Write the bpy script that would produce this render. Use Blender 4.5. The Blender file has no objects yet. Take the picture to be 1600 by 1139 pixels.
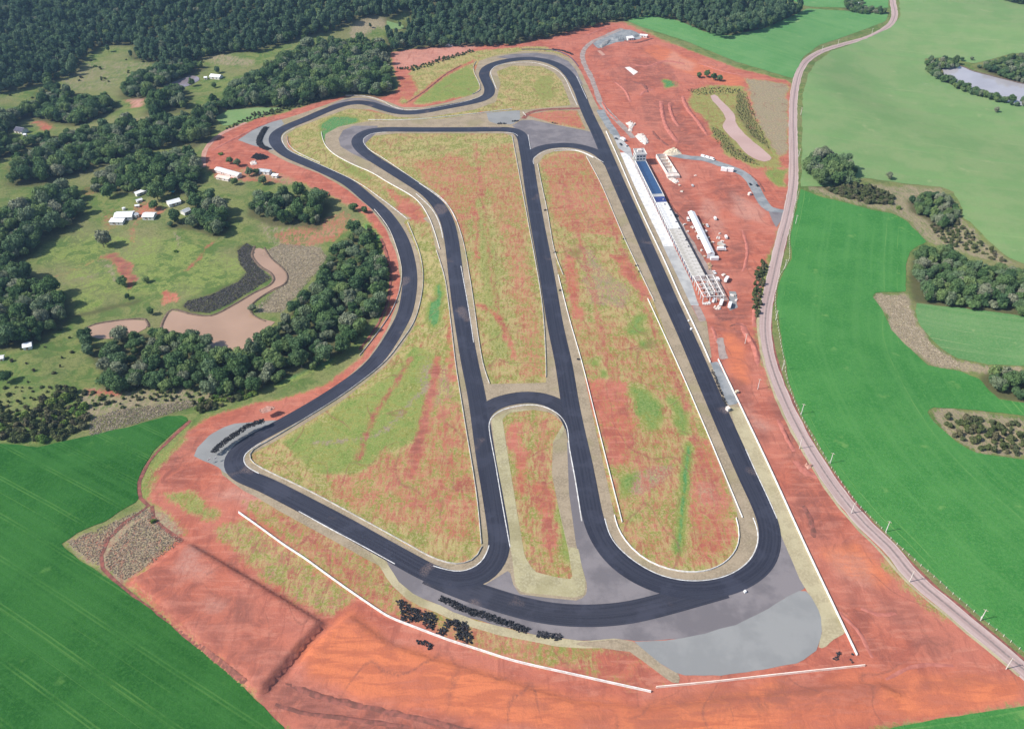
import bpy, bmesh, math, random
import numpy as np
from mathutils import Vector, Matrix
from mathutils.geometry import delaunay_2d_cdt

R = math.radians
SC = bpy.context.scene
COL = SC.collection

# ------------------------------------------------------------------ camera, sky, sun, exposure
CAM_H, FPX, PITCH = 355.0, 1320.0, R(37.3)
cam = bpy.data.cameras.new('camera')
cam.sensor_width = 36.0
cam.lens = 36.0 * FPX / 1600.0
cam.clip_start = 1.0
cam.clip_end = 12000.0
cam_o = bpy.data.objects.new('camera', cam)
cam_o.location = (0, 0, CAM_H)
cam_o.rotation_euler = (R(90) - PITCH, 0, 0)
COL.objects.link(cam_o)
SC.camera = cam_o

SUN_EL = R(43)
SUN_TRAVEL = Vector((0.97, 0.24, 0)).normalized()      # light comes from the left, a little from behind
world = bpy.data.worlds.new('World')
SC.world = world
world.use_nodes = True
wn = world.node_tree
bg = wn.nodes['Background']
sky = wn.nodes.new('ShaderNodeTexSky')
sky.sky_type = 'NISHITA'
sky.sun_disc = False
sky.sun_elevation = SUN_EL
sky.sun_rotation = math.atan2(-SUN_TRAVEL.x, -SUN_TRAVEL.y)
sky.air_density = 1.0
sky.dust_density = 1.2
wn.links.new(sky.outputs[0], bg.inputs[0])
bg.inputs[1].default_value = 0.10
sun = bpy.data.lights.new('sun', 'SUN')
sun.energy = 4.0
sun.angle = R(0.53)
sun.color = (1.0, 0.95, 0.88)
sun_o = bpy.data.objects.new('sun', sun)
d = Vector((SUN_TRAVEL.x * math.cos(SUN_EL), SUN_TRAVEL.y * math.cos(SUN_EL), -math.sin(SUN_EL)))
sun_o.rotation_euler = d.to_track_quat('-Z', 'Y').to_euler()
sun_o.location = (-300, 200, 600)
COL.objects.link(sun_o)
SC.view_settings.view_transform = 'Standard'
SC.view_settings.look = 'None'
SC.view_settings.exposure = 0.56
SC.view_settings.gamma = 1.0
SC.cycles.max_bounces = 4
SC.cycles.diffuse_bounces = 2
SC.cycles.volume_bounces = 0
SC.cycles.transparent_max_bounces = 4

# ------------------------------------------------------------------ helpers: photograph pixel -> place on the ground
CP, SP = math.cos(PITCH), math.sin(PITCH)

def ray(px, py):
    dx = (px - 800.0) / FPX
    dy = (569.5 - py) / FPX
    return (dx, CP + dy * SP, -SP + dy * CP)

def flat(px, py, z=0.0):
    r = ray(px, py)
    t = (CAM_H - z) / -r[2]
    return (r[0] * t, r[1] * t)

def flats(pts, z=0.0):
    return [flat(a, b, z) for a, b in pts]

rng = random.Random(11)
_h = np.random.RandomState(5).rand(256, 256).astype(np.float64)

def vnoise(x, y):
    xi = np.floor(x).astype(int); yi = np.floor(y).astype(int)
    fx = x - xi; fy = y - yi
    fx = fx * fx * (3 - 2 * fx); fy = fy * fy * (3 - 2 * fy)
    a = _h[xi & 255, yi & 255]; b = _h[(xi + 1) & 255, yi & 255]
    c = _h[xi & 255, (yi + 1) & 255]; e = _h[(xi + 1) & 255, (yi + 1) & 255]
    return (a * (1 - fx) + b * fx) * (1 - fy) + (c * (1 - fx) + e * fx) * fy

def fbm(x, y, s, o=4):
    v = 0; a = 0.5; t = 0
    for i in range(o):
        v = v + a * vnoise(x * s + 17.3 * i, y * s + 5.1 * i); t += a
        a *= 0.5; s *= 2.03
    return v / t

def inside(x, y, poly):
    x = np.asarray(x, float); y = np.asarray(y, float)
    res = np.zeros(x.shape, bool)
    n = len(poly)
    for i in range(n):
        x1, y1 = poly[i]; x2, y2 = poly[(i + 1) % n]
        if y1 == y2:
            continue
        c = ((y1 > y) != (y2 > y)) & (x < (x2 - x1) * (y - y1) / (y2 - y1) + x1)
        res ^= c
    return res

def dist_line(x, y, pl, closed=False):
    x = np.asarray(x, float); y = np.asarray(y, float)
    best = np.full(x.shape, 1e9)
    n = len(pl)
    for i in range(n if closed else n - 1):
        ax, ay = pl[i]; bx, by = pl[(i + 1) % n]
        ex, ey = bx - ax, by - ay
        L = ex * ex + ey * ey + 1e-9
        t = np.clip(((x - ax) * ex + (y - ay) * ey) / L, 0, 1)
        best = np.minimum(best, np.hypot(x - ax - t * ex, y - ay - t * ey))
    return best

def sstep(a, b, v):
    t = np.clip((v - a) / (b - a), 0, 1)
    return t * t * (3 - 2 * t)

# the graded building site of the circuit (level ground); the land around it rolls
SITE_PX = [(410, 1100), (300, 1000), (196, 912), (235, 850), (262, 800), (222, 775), (222, 740), (240, 710), (300, 655), (335, 635), (390, 620),
           (440, 612), (510, 588), (560, 552), (590, 508), (606, 465), (609, 420), (595, 370), (572, 335), (530, 312),
           (480, 290), (430, 280), (400, 268), (370, 272), (325, 268), (318, 240), (335, 215), (360, 202), (400, 186), (440, 178),
           (500, 158), (545, 148), (590, 149), (625, 140), (615, 105), (608, 82), (700, 68), (760, 66), (800, 70),
           (860, 55), (940, 33), (975, 35), (1040, 65), (1150, 106), (1236, 128), (1240, 200), (1236, 290), (1212, 370), (1196, 430),
           (1186, 500), (1200, 570), (1262, 700), (1345, 820), (1425, 900), (1600, 1050), (1660, 1105), (1600, 1104), (1400, 1134), (1200, 1190),
           (900, 1230), (500, 1230)]
SITE = flats(SITE_PX)
ROAD_PX = [(1388, -45), (1392, -20), (1396, 0), (1399, 20), (1391, 34), (1362, 49), (1335, 57), (1305, 67), (1282, 77), (1262, 92), (1250, 110), (1244, 130), (1240, 155),
           (1239, 200), (1240, 250), (1239, 290), (1231, 335), (1218, 385), (1207, 435), (1197, 480), (1195, 520), (1204, 568), (1223, 620),
           (1247, 670), (1276, 720), (1310, 770), (1352, 820), (1389, 855), (1430, 904), (1489, 954), (1549, 1004), (1596, 1044), (1660, 1100), (1740, 1170)]
ROAD = flats(ROAD_PX)
PONDS = [(flat(345, 490), 130), (flat(180, 508), 45), (flat(1550, 130), 140), (flat(285, 128), 45)]

STEPS = [(flats([(200, 912), (297, 848), (400, 908), (512, 976), (478, 1012), (450, 1046), (408, 1094), (330, 1028)]), 4.0, 3.0),
         (flats([(514, 982), (547, 958), (612, 1003), (675, 1026), (800, 1063), (900, 1094), (1020, 1104), (1100, 1093), (1200, 1082), (1300, 1070), (1372, 1064), (1420, 1090), (1300, 1112), (1100, 1140), (900, 1170), (760, 1145), (640, 1118), (560, 1100), (445, 1066), (482, 1014)]), 1.9, 3.0)]

def raw_h(x, y):
    x = np.asarray(x, float); y = np.asarray(y, float)
    dS = dist_line(x, y, SITE, True)
    dS = np.where(inside(x, y, SITE), 0, dS)
    m = sstep(8, 150, dS)
    h = -9.0 * np.exp(-((x + 330) / 170) ** 2 - ((y - 600) / 190) ** 2)
    hill = sstep(1080, 1750, y) * (1 - sstep(-150, 350, x))
    h = h + 85 * hill
    h = h + (fbm(x, y, 1 / 330.0, 3) - 0.5) * (16 + 34 * hill)
    h = h - 6 * sstep(150, 500, x) * sstep(500, 900, y)
    h = h + 3.0 * np.sin(x * 0.012 + y * 0.004) * sstep(20, 200, dS)
    h = h * m
    for poly, up, run in STEPS:
        ins = inside(x, y, poly)
        if np.any(ins):
            h = h + np.where(ins, up * sstep(0, run, dist_line(x, y, poly, True)), 0)
    return h

PZ = [float(raw_h(c[0], c[1])) for c, r in PONDS]

def hgt(x, y):
    h = raw_h(x, y)
    x = np.asarray(x, float); y = np.asarray(y, float)
    for (c, r), z in zip(PONDS, PZ):
        w = 1 - sstep(r * 0.75, r * 1.6, np.hypot(x - c[0], y - c[1]))
        h = h * (1 - w) + z * w
    return h

def G(px, py, z=0.0):
    zz = 0.0
    p = flat(px, py, z)
    for _ in range(7):
        zz = float(hgt(p[0], p[1]))
        p = flat(px, py, zz + z)
    return p

def GS(pts, z=0.0):
    p = [flat(a, b, z) for a, b in pts]
    for _ in range(7):
        zz = hgt(np.array([q[0] for q in p]), np.array([q[1] for q in p]))
        p = [flat(a, b, float(s) + z) for (a, b), s in zip(pts, zz)]
    return p

def catmull(P, step=4.0, closed=False):
    out = []
    n = len(P)
    for i in range(n if closed else n - 1):
        if closed:
            a, b, c, e = P[(i - 1) % n], P[i], P[(i + 1) % n], P[(i + 2) % n]
        else:
            a, b, c, e = P[max(i - 1, 0)], P[i], P[i + 1], P[min(i + 2, n - 1)]
        L = math.dist(b, c)
        k = max(1, int(L / step))
        t0 = 0.0; t1 = t0 + max(math.dist(a, b), 1e-3) ** 0.5
        t2 = t1 + max(L, 1e-3) ** 0.5; t3 = t2 + max(math.dist(c, e), 1e-3) ** 0.5
        for j in range(k):
            t = t1 + (t2 - t1) * j / k
            def lp(p, q, ta, tb):
                w = (t - ta) / (tb - ta)
                return (p[0] + (q[0] - p[0]) * w, p[1] + (q[1] - p[1]) * w)
            A1 = lp(a, b, t0, t1) if a is not b and a != b else b
            A2 = lp(b, c, t1, t2)
            A3 = lp(c, e, t2, t3) if c != e else c
            B1 = lp(A1, A2, t0, t2); B2 = lp(A2, A3, t1, t3)
            out.append(lp(B1, B2, t1, t2))
    if not closed:
        out.append(P[-1])
    return out

def smooth(pl, it=2):
    for _ in range(it):
        pl = [pl[0]] + [((a[0] + 2 * b[0] + c[0]) / 4, (a[1] + 2 * b[1] + c[1]) / 4) for a, b, c in zip(pl, pl[1:], pl[2:])] + [pl[-1]]
    return pl

def resample(pl, step):
    out = [pl[0]]; acc = 0
    for a, b in zip(pl, pl[1:]):
        L = math.dist(a, b)
        while acc + L >= step and L > 1e-9:
            t = (step - acc) / L
            a = (a[0] + (b[0] - a[0]) * t, a[1] + (b[1] - a[1]) * t)
            out.append(a); L = math.dist(a, b); acc = 0
        acc += L
    if math.dist(out[-1], pl[-1]) > step * 0.3:
        out.append(pl[-1])
    return out

def normals(pl):
    n = len(pl); out = []
    for i in range(n):
        a = pl[max(i - 1, 0)]; b = pl[min(i + 1, n - 1)]
        dx, dy = b[0] - a[0], b[1] - a[1]
        L = math.hypot(dx, dy) or 1
        out.append((dy / L, -dx / L))          # to the right of travel
    return out

# ------------------------------------------------------------------ helpers: objects
def tag(o, label=None, cat=None, group=None, kind=None):
    if label: o['label'] = label
    if cat: o['category'] = cat
    if group: o['group'] = group
    if kind: o['kind'] = kind
    return o

def empty(name, loc, rz=0.0):
    o = bpy.data.objects.new(name, None)
    o.location = loc; o.rotation_euler = (0, 0, rz)
    o.empty_display_size = 0.5
    COL.objects.link(o)
    return o

def link(name, me, mat=None, parent=None):
    o = bpy.data.objects.new(name, me)
    if mat is not None and len(me.materials) == 0:
        me.materials.append(mat)
    COL.objects.link(o)
    if parent is not None:
        o.parent = parent
    return o

class MB:
    def __init__(s):
        s.v = []; s.f = []
    def add(s, vs, fs):
        n = len(s.v); s.v += [tuple(q) for q in vs]; s.f += [tuple(i + n for i in q) for q in fs]
        return s
    def box(s, x0, x1, y0, y1, z0, z1):
        return s.add([(x0, y0, z0), (x1, y0, z0), (x1, y1, z0), (x0, y1, z0), (x0, y0, z1), (x1, y0, z1), (x1, y1, z1), (x0, y1, z1)],
                     [(3, 2, 1, 0), (4, 5, 6, 7), (0, 1, 5, 4), (1, 2, 6, 5), (2, 3, 7, 6), (3, 0, 4, 7)])
    def prism(s, prof, y0, y1):
        # profile in x-z, extruded along y
        n = len(prof)
        vs = [(a, y0, b) for a, b in prof] + [(a, y1, b) for a, b in prof]
        fs = [tuple(range(n)), tuple(range(2 * n - 1, n - 1, -1))]
        fs += [(i, i + n, (i + 1) % n + n, (i + 1) % n) for i in range(n)]
        return s.add(vs, fs)
    def cyl(s, p, q, r0, r1, n=8):
        p = Vector(p); q = Vector(q)
        ax = (q - p).normalized()
        u = ax.orthogonal().normalized(); w = ax.cross(u)
        vs = []
        for c, r in ((p, r0), (q, r1)):
            for i in range(n):
                a = 2 * math.pi * i / n
                vs.append(c + u * (r * math.cos(a)) + w * (r * math.sin(a)))
        fs = [(i, (i + 1) % n, (i + 1) % n + n, i + n) for i in range(n)]
        fs += [tuple(range(n - 1, -1, -1)), tuple(range(n, 2 * n))]
        return s.add(vs, fs)
    def mesh(s, name):
        me = bpy.data.meshes.new(name)
        me.from_pydata(s.v, [], s.f)
        bm = bmesh.new(); bm.from_mesh(me)
        bmesh.ops.recalc_face_normals(bm, faces=bm.faces)
        bm.to_mesh(me); bm.free()
        return me
    def build(s, name, mat, parent=None):
        return link(name, s.mesh(name), mat, parent)

def add_attr(me, name, vals):
    a = me.attributes.new(name, 'FLOAT', 'POINT')
    a.data.foreach_set('value', np.asarray(vals, np.float32))

def patch(name, poly, dz, mat, space=9.0, row=None, holes=(), warp=0.0, kind='structure', parent=None, lift=None):
    """a sheet lying on the land inside a closed outline (world x, y)"""
    b = resample(list(poly) + [poly[0]], space * 0.6)
    if math.dist(b[0], b[-1]) < 0.5: b = b[:-1]
    if warp:
        b = [(x + warp * (float(fbm(np.array(x), np.array(y), 0.11, 3)) - .5) * 2, y + warp * (float(fbm(np.array(x + 90), np.array(y), 0.11, 3)) - .5) * 2) for x, y in b]
    vs = [Vector(q) for q in b]
    ed = [(i, (i + 1) % len(b)) for i in range(len(b))]
    hl = []
    for hpoly in holes:
        hb = resample(list(hpoly) + [hpoly[0]], space * 0.6)
        if math.dist(hb[0], hb[-1]) < 0.5: hb = hb[:-1]
        n0 = len(vs)
        vs += [Vector(q) for q in hb]
        ed += [(n0 + i, n0 + (i + 1) % len(hb)) for i in range(len(hb))]
        hl.append(hb)
    xs = np.array([q[0] for q in b]); ys = np.array([q[1] for q in b])
    gx, gy = np.meshgrid(np.arange(xs.min(), xs.max(), space), np.arange(ys.min(), ys.max(), space))
    gx = (gx + (np.arange(gx.shape[0])[:, None] % 2) * space * .5).ravel(); gy = gy.ravel()
    ok = inside(gx, gy, b)
    if ok.any():
        gx = gx[ok]; gy = gy[ok]
        near = dist_line(gx, gy, b, True) > space * .35
        vs += [Vector((float(p), float(q))) for p, q in zip(gx[near], gy[near])]
    V, E, F_, _, _, _ = delaunay_2d_cdt(vs, ed, [], 0, 1e-4)
    X = np.array([q[0] for q in V]); Y = np.array([q[1] for q in V])
    cx = np.array([sum(V[i][0] for i in f) / 3 for f in F_]); cy = np.array([sum(V[i][1] for i in f) / 3 for f in F_])
    keep = inside(cx, cy, b)
    for hb in hl:
        keep &= ~inside(cx, cy, hb)
    Z = hgt(X, Y) + dz
    if lift is not None:
        Z = Z + lift(X, Y)
    me = bpy.data.meshes.new(name)
    me.from_pydata(list(zip(X.tolist(), Y.tolist(), Z.tolist())), [], [tuple(f) for f, k in zip(F_, keep) if k])
    if row is not None:
        add_attr(me, 'row', row(X, Y))
    o = link(name, me, mat, parent)
    if kind and parent is None:
        o['kind'] = kind
    return o

def ribbon(name, pl, wl, wr, dz, mat, kind='structure', parent=None, cross=1, edge=0.0):
    """strip along a line (world), wl metres to the left and wr to the right (numbers or lists); u along, v across"""
    n = len(pl); N = normals(pl)
    if not hasattr(wl, '__len__'): wl = [wl] * n
    if not hasattr(wr, '__len__'): wr = [wr] * n
    k = cross + 1
    vs = []; uv = []; s = 0
    for i in range(n):
        if i: s += math.dist(pl[i - 1], pl[i])
        for j in range(k):
            t = j / cross
            e = edge * (rng.random() - .5) if j in (0, cross) else 0
            off = -wl[i] + (wl[i] + wr[i]) * t + e
            vs.append((pl[i][0] + N[i][0] * off, pl[i][1] + N[i][1] * off)); uv.append((s, off))
    X = np.array([q[0] for q in vs]); Y = np.array([q[1] for q in vs])
    Z = hgt(X, Y) + dz
    me = bpy.data.meshes.new(name)
    fs = [(i * k + j, i * k + j + 1, (i + 1) * k + j + 1, (i + 1) * k + j) for i in range(n - 1) for j in range(cross)]
    me.from_pydata(list(zip(X.tolist(), Y.tolist(), Z.tolist())), [], fs)
    add_attr(me, 'along', [q[0] for q in uv]); add_attr(me, 'across', [q[1] for q in uv])
    me.update()
    if me.polygons and me.polygons[0].normal.z < 0:
        me.flip_normals()
    o = link(name, me, mat, parent)
    if kind and parent is None: o['kind'] = kind
    return o

def wall_mesh(name, pl, th, hh, z0=-0.3, base=None):
    """a low wall with a slightly wider foot following a line (relative to base)"""
    base = base or (0, 0)
    N = normals(pl); mb = MB(); n = len(pl)
    bw = th * 0.5; tw = th * 0.34
    Z = hgt(np.array([q[0] for q in pl]), np.array([q[1] for q in pl]))
    prof = [(-bw, z0), (bw, z0), (bw, hh * .25), (tw, hh * .45), (tw, hh), (-tw, hh), (-tw, hh * .45), (-bw, hh * .25)]
    k = len(prof); vs = []
    for p, m, z in zip(pl, N, Z):
        for a, b in prof:
            vs.append((p[0] - base[0] + m[0] * a, p[1] - base[1] + m[1] * a, float(z) + b))
    fs = [(i * k + j, i * k + (j + 1) % k, (i + 1) * k + (j + 1) % k, (i + 1) * k + j) for i in range(n - 1) for j in range(k)]
    fs += [tuple(range(k)), tuple(range((n - 1) * k + k - 1, (n - 1) * k - 1, -1))]
    mb.add(vs, fs)
    return mb.mesh(name)

# ------------------------------------------------------------------ materials
class NT:
    def __init__(s, name):
        s.m = bpy.data.materials.new(name)
        s.m.use_nodes = True
        s.t = s.m.node_tree
        s.t.nodes.clear()
        s.out = s.t.nodes.new('ShaderNodeOutputMaterial')
        s.co = None
    def n(s, typ, **kw):
        q = s.t.nodes.new(typ)
        for k, v in kw.items():
            setattr(q, k, v)
        return q
    def l(s, a, b):
        s.t.links.new(a, b)
    def set(s, sock, v):
        if hasattr(v, 'default_value') or hasattr(v, 'is_linked'):
            s.l(v, sock)
        elif isinstance(v, (tuple, list)) and len(v) == 3 and len(sock.default_value) == 4:
            sock.default_value = (*v, 1)
        else:
            sock.default_value = v
    def coord(s, obj=True):
        if s.co is None:
            s.co = s.n('ShaderNodeTexCoord').outputs['Object' if obj else 'Generated']
        return s.co
    def noise(s, scale, detail=4, rough=.55, stretch=None, vec=None, dist=0.0):
        q = s.n('ShaderNodeTexNoise')
        v = vec or s.coord()
        if stretch:
            mp = s.n('ShaderNodeMapping'); mp.inputs['Scale'].default_value = stretch
            s.l(v, mp.inputs[0]); v = mp.outputs[0]
        s.l(v, q.inputs['Vector'])
        q.inputs['Scale'].default_value = scale; q.inputs['Detail'].default_value = detail; q.inputs['Roughness'].default_value = rough
        q.inputs['Distortion'].default_value = dist
        return q.outputs[0]
    def math(s, op, a, b=0.0, c=None):
        q = s.n('ShaderNodeMath', operation=op)
        s.set(q.inputs[0], a); s.set(q.inputs[1], b)
        if c is not None: s.set(q.inputs[2], c)
        return q.outputs[0]
    def mix(s, f, a, b):
        q = s.n('ShaderNodeMix', data_type='RGBA')
        s.set(q.inputs[0], f); s.set(q.inputs[6], a); s.set(q.inputs[7], b)
        return q.outputs[2]
    def rng(s, v, a, b, c=0.0, e=1.0, smooth=True):
        q = s.n('ShaderNodeMapRange')
        if smooth: q.interpolation_type = 'SMOOTHSTEP'
        s.set(q.inputs[0], v)
        for i, w in enumerate((a, b, c, e)): q.inputs[i + 1].default_value = w
        return q.outputs[0]
    def attr(s, name, typ='GEOMETRY'):
        return s.n('ShaderNodeAttribute', attribute_name=name, attribute_type=typ)
    def bump(s, v, strength=.4, dist=.3):
        q = s.n('ShaderNodeBump'); q.inputs['Strength'].default_value = strength; q.inputs['Distance'].default_value = dist
        s.l(v, q.inputs['Height'])
        return q.outputs[0]
    def finish(s, col, rough=.9, spec=.2, bump=None, metal=0.0):
        b = s.n('ShaderNodeBsdfPrincipled')
        s.set(b.inputs['Base Color'], col); s.set(b.inputs['Roughness'], rough)
        b.inputs['Specular IOR Level'].default_value = spec
        b.inputs['Metallic'].default_value = metal
        if bump is not None: s.l(bump, b.inputs['Normal'])
        s.l(b.outputs[0], s.out.inputs[0])
        return s.m
    def diffuse(s, col, bump=None):
        b = s.n('ShaderNodeBsdfDiffuse')
        s.set(b.inputs[0], col)
        if bump is not None: s.l(bump, b.inputs['Normal'])
        s.l(b.outputs[0], s.out.inputs[0])
        return s.m

M = {}
def simple(name, c1, c2, scale, rough=.9, spec=.2, bump=.0, metal=0.0, detail=5, lo=.41, hi=.59):
    k = NT(name)
    n_ = k.noise(scale, detail, .6)
    col = k.mix(k.rng(n_, lo, hi), c1, c2)
    M[name] = k.finish(col, rough, spec, k.bump(n_, bump, .2) if bump else None, metal)
    return M[name]

def mk_ground():
    k = NT('ground')
    A = k.attr('maskA'); B = k.attr('maskB')
    sa = k.n('ShaderNodeSeparateColor'); k.l(A.outputs['Color'], sa.inputs[0])
    sb = k.n('ShaderNodeSeparateColor'); k.l(B.outputs['Color'], sb.inputs[0])
    soil, green, dry, dark = sa.outputs[0], sa.outputs[1], sa.outputs[2], A.outputs['Alpha']
    site, orange, moist, pale = sb.outputs[0], sb.outputs[1], sb.outputs[2], B.outputs['Alpha']
    big = k.noise(.016, 4, .6)
    mid = k.noise(.075, 7, .72, dist=.8)
    stk = k.noise(1.0, 6, .75, stretch=(.42, .11, 1))
    fine = k.noise(.55, 6, .78)
    tuft = k.noise(1.5, 3, .8)
    def jit(v, n1, n2, amt):
        return k.math('ADD', v, k.math('MULTIPLY', k.math('SUBTRACT', k.math('ADD', n1, n2), 1.0), amt))
    # wheel tracks wander over everything that was driven on
    tn = k.noise(.011, 2, .45); tm = k.noise(.02, 2, .5)
    ln = k.math('PINGPONG', k.math('MULTIPLY', tn, 9.0), .5)
    ln = k.math('MULTIPLY', k.rng(ln, .0, .045, 1, 0), k.rng(tm, .46, .60))
    ln2 = k.math('PINGPONG', k.math('MULTIPLY', k.noise(.017, 2, .45, stretch=(1, .45, 1)), 7.0), .5)
    ln = k.math('MAXIMUM', ln, k.math('MULTIPLY', k.rng(ln2, .0, .05, 1, 0), k.rng(tm, .42, .56, 1, 0)))
    ln = k.math('MULTIPLY', ln, k.rng(fine, .34, .6))
    grass = k.mix(k.rng(mid, .43, .57), (.225, .240, .058), (.40, .335, .135))
    grass = k.mix(k.rng(fine, .47, .58, 0, .85), grass, (.44, .37, .19))
    grass = k.mix(k.rng(stk, .49, .60, 0, .75), grass, (.15, .185, .045))
    past = k.mix(k.rng(mid, .42, .58), (.100, .165, .044), (.195, .222, .075))
    past = k.mix(k.rng(big, .42, .66, 0, .8), past, (.225, .212, .10))
    past = k.mix(k.rng(fine, .49, .60, 0, .6), past, (.075, .115, .035))
    c = k.mix(site, past, grass)
    gcol = k.mix(k.rng(fine, .44, .56), (.135, .215, .045), (.240, .285, .085))
    gcol = k.mix(k.rng(green, .72, .92), gcol, k.mix(k.rng(fine, .44, .56), (.055, .20, .065), (.125, .275, .10)))
    g_ = k.rng(jit(green, mid, fine, 3.0), .28, .66)
    c = k.mix(k.math('MULTIPLY', g_, k.rng(green, .02, .2)), c, gcol)
    dcol = k.mix(k.rng(fine, .44, .56), (.36, .295, .185), (.245, .205, .14))
    d_ = k.rng(jit(dry, stk, fine, 2.4), .28, .68)
    c = k.mix(k.math('MULTIPLY', d_, k.rng(dry, .02, .2)), c, dcol)
    sx = k.noise(.6, 5, .62, stretch=(.09, .42, 1), dist=.5); sy = k.noise(.6, 5, .62, stretch=(.42, .07, 1), dist=.5)
    scol = k.mix(k.rng(mid, .40, .60), (.45, .140, .090), (.335, .103, .072))
    scol = k.mix(k.rng(big, .42, .60, 0, .5), scol, (.50, .190, .135))
    scol = k.mix(k.rng(sx, .50, .62, 0, .5), scol, (.54, .222, .155))
    scol = k.mix(k.math('MULTIPLY', orange, k.rng(big, .36, .54, .45, 1.0)), scol, k.mix(k.rng(sx, .42, .58), (.61, .190, .090), (.47, .143, .076)))
    scol = k.mix(k.math('MULTIPLY', moist, k.rng(mid, .40, .56, .35, 1.0)), scol, k.mix(k.rng(sx, .42, .58), (.18, .078, .064), (.27, .105, .083)))
    scol = k.mix(k.math('MULTIPLY', pale, k.rng(fine, .42, .56, .5, 1.0)), scol, (.56, .37, .30))
    scol = k.mix(k.math('MULTIPLY', k.rng(sy, .53, .66, 0, .42), k.rng(orange, 0, 1, 1, .3)), scol, (.26, .088, .066))
    scol = k.mix(k.rng(fine, .52, .64, 0, .22), scol, (.28, .095, .072))
    scol = k.mix(k.rng(k.noise(2.6, 2, .7), .66, .76, 0, .45), scol, (.60, .36, .29))
    s_ = k.rng(k.math('ADD', jit(soil, stk, fine, 1.7), k.math('MULTIPLY', k.math('SUBTRACT', mid, .5), 1.2)), .16, .92)
    s_ = k.math('MULTIPLY', s_, k.rng(soil, .02, .25))
    s_ = k.math('MAXIMUM', s_, k.rng(soil, .80, .97))
    c = k.mix(s_, c, scol)
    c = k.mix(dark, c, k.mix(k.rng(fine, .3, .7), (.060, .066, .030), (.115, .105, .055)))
    c = k.mix(k.math('MULTIPLY', k.math('MULTIPLY', ln, site), .7), c, (.235, .095, .072))
    c = k.mix(k.math('MULTIPLY', k.rng(tuft, .50, .60), k.rng(s_, 0, 1, .32, .12)), c, (.095, .080, .042))
    hb = k.math('ADD', k.math('ADD', k.math('MULTIPLY', fine, 1.2), k.math('MULTIPLY', mid, 2.5)), k.math('MULTIPLY', ln, -.3))
    M['ground'] = k.diffuse(c, k.bump(hb, .42, .45))
mk_ground()

def mk_asphalt(name, c1, c2, rough, streak=.6):
    k = NT(name)
    al = k.attr('along').outputs['Fac']; ac = k.attr('across').outputs['Fac']
    cv = k.n('ShaderNodeCombineXYZ')
    k.l(k.math('MULTIPLY', al, .012), cv.inputs[0]); k.l(k.math('MULTIPLY', ac, .9), cv.inputs[1])
    st = k.noise(1.0, 4, .65, vec=cv.outputs[0])
    pt = k.noise(.05, 5, .65); fn = k.noise(1.5, 4, .7)
    c = k.mix(k.rng(st, .42, .58), c1, c2)
    c = k.mix(k.rng(pt, .50, .62, 0, .55), c, tuple(v * 1.45 for v in c2))
    c = k.mix(k.rng(fn, .48, .60, 0, .4), c, tuple(v * 1.3 for v in c2))
    seam = k.math('ABSOLUTE', k.math('SUBTRACT', k.math('PINGPONG', ac, 2.0), 1.0))
    c = k.mix(k.rng(seam, .0, .05, .35, 0), c, tuple(v * .6 for v in c1))
    # dusty tyre prints where vehicles come in from the dirt
    ds = k.noise(.035, 2, .5)
    c = k.mix(k.math('MULTIPLY', k.rng(ds, .63, .70, 0, .8), k.rng(fn, .42, .56)), c, (.16, .12, .11))
    M[name] = k.finish(c, rough, .32, k.bump(fn, .15, .05))
mk_asphalt('asphalt', (.021, .022, .035), (.034, .036, .052), .62)
mk_asphalt('asphalt_connector', (.024, .025, .037), (.037, .038, .053), .66)

def mk_verge(name, c1, c2, c3):
    k = NT(name)
    a = k.noise(.09, 5, .65); b = k.noise(.8, 5, .7); e = k.noise(.03, 3, .5)
    c = k.mix(k.rng(a, .42, .58), c1, c2)
    c = k.mix(k.rng(b, .47, .59, 0, .7), c, c3)
    c = k.mix(k.rng(e, .52, .66, 0, .55), c, (.26, .23, .12))
    M[name] = k.diffuse(c, k.bump(b, .3, .2))
mk_verge('verge', (.33, .265, .185), (.26, .21, .145), (.38, .31, .22))
mk_verge('verge_pale', (.42, .37, .235), (.35, .30, .19), (.46, .40, .26))
mk_verge('verge_island', (.38, .34, .20), (.31, .275, .165), (.44, .40, .26))

simple('apron', (.155, .142, .150), (.215, .195, .20), .045, .95, .1, .2, detail=7)
simple('gravel', (.235, .238, .235), (.268, .270, .264), .05, 1, .1, .3, detail=8)
simple('gravel_dark', (.20, .215, .225), (.28, .29, .295), .12, 1, .1, .3, detail=8)
simple('concrete', (.40, .375, .33), (.56, .53, .49), .3, .9, .2, .1)
simple('concrete_grey', (.33, .33, .33), (.42, .42, .41), .12, .9, .2, .1)
simple('concrete_white', (.56, .56, .55), (.74, .74, .73), .22, .9, .2)
simple('whitewash', (.62, .60, .57), (.78, .76, .73), .5, .85, .2)
simple('kerb_paint', (.50, .48, .45), (.72, .71, .69), .35, .8, .25)
simple('pink_wall', (.70, .60, .55), (.80, .72, .68), .3, .9, .2)
simple('wall_peach', (.72, .56, .46), (.80, .68, .60), .2, .9, .2)
simple('blue_roof', (.022, .045, .11), (.035, .085, .19), .12, .45, .4)
simple('blue_roof_dark', (.03, .045, .16), (.045, .07, .22), .3, .5, .4)
simple('sheet_white', (.80, .81, .82), (.86, .86, .87), .3, .5, .35)
simple('sheet_grey', (.42, .45, .47), (.55, .57, .58), .5, .5, .35)
simple('slate_roof', (.07, .07, .11), (.10, .10, .15), .6, .7, .2)
simple('rust_roof', (.33, .20, .14), (.42, .27, .20), .6, .9, .2)
simple('rubber', (.014, .015, .020), (.055, .055, .062), 1.6, .75, .3)
simple('car_white', (.80, .80, .80), (.84, .84, .84), .5, .3, .5)
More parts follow.
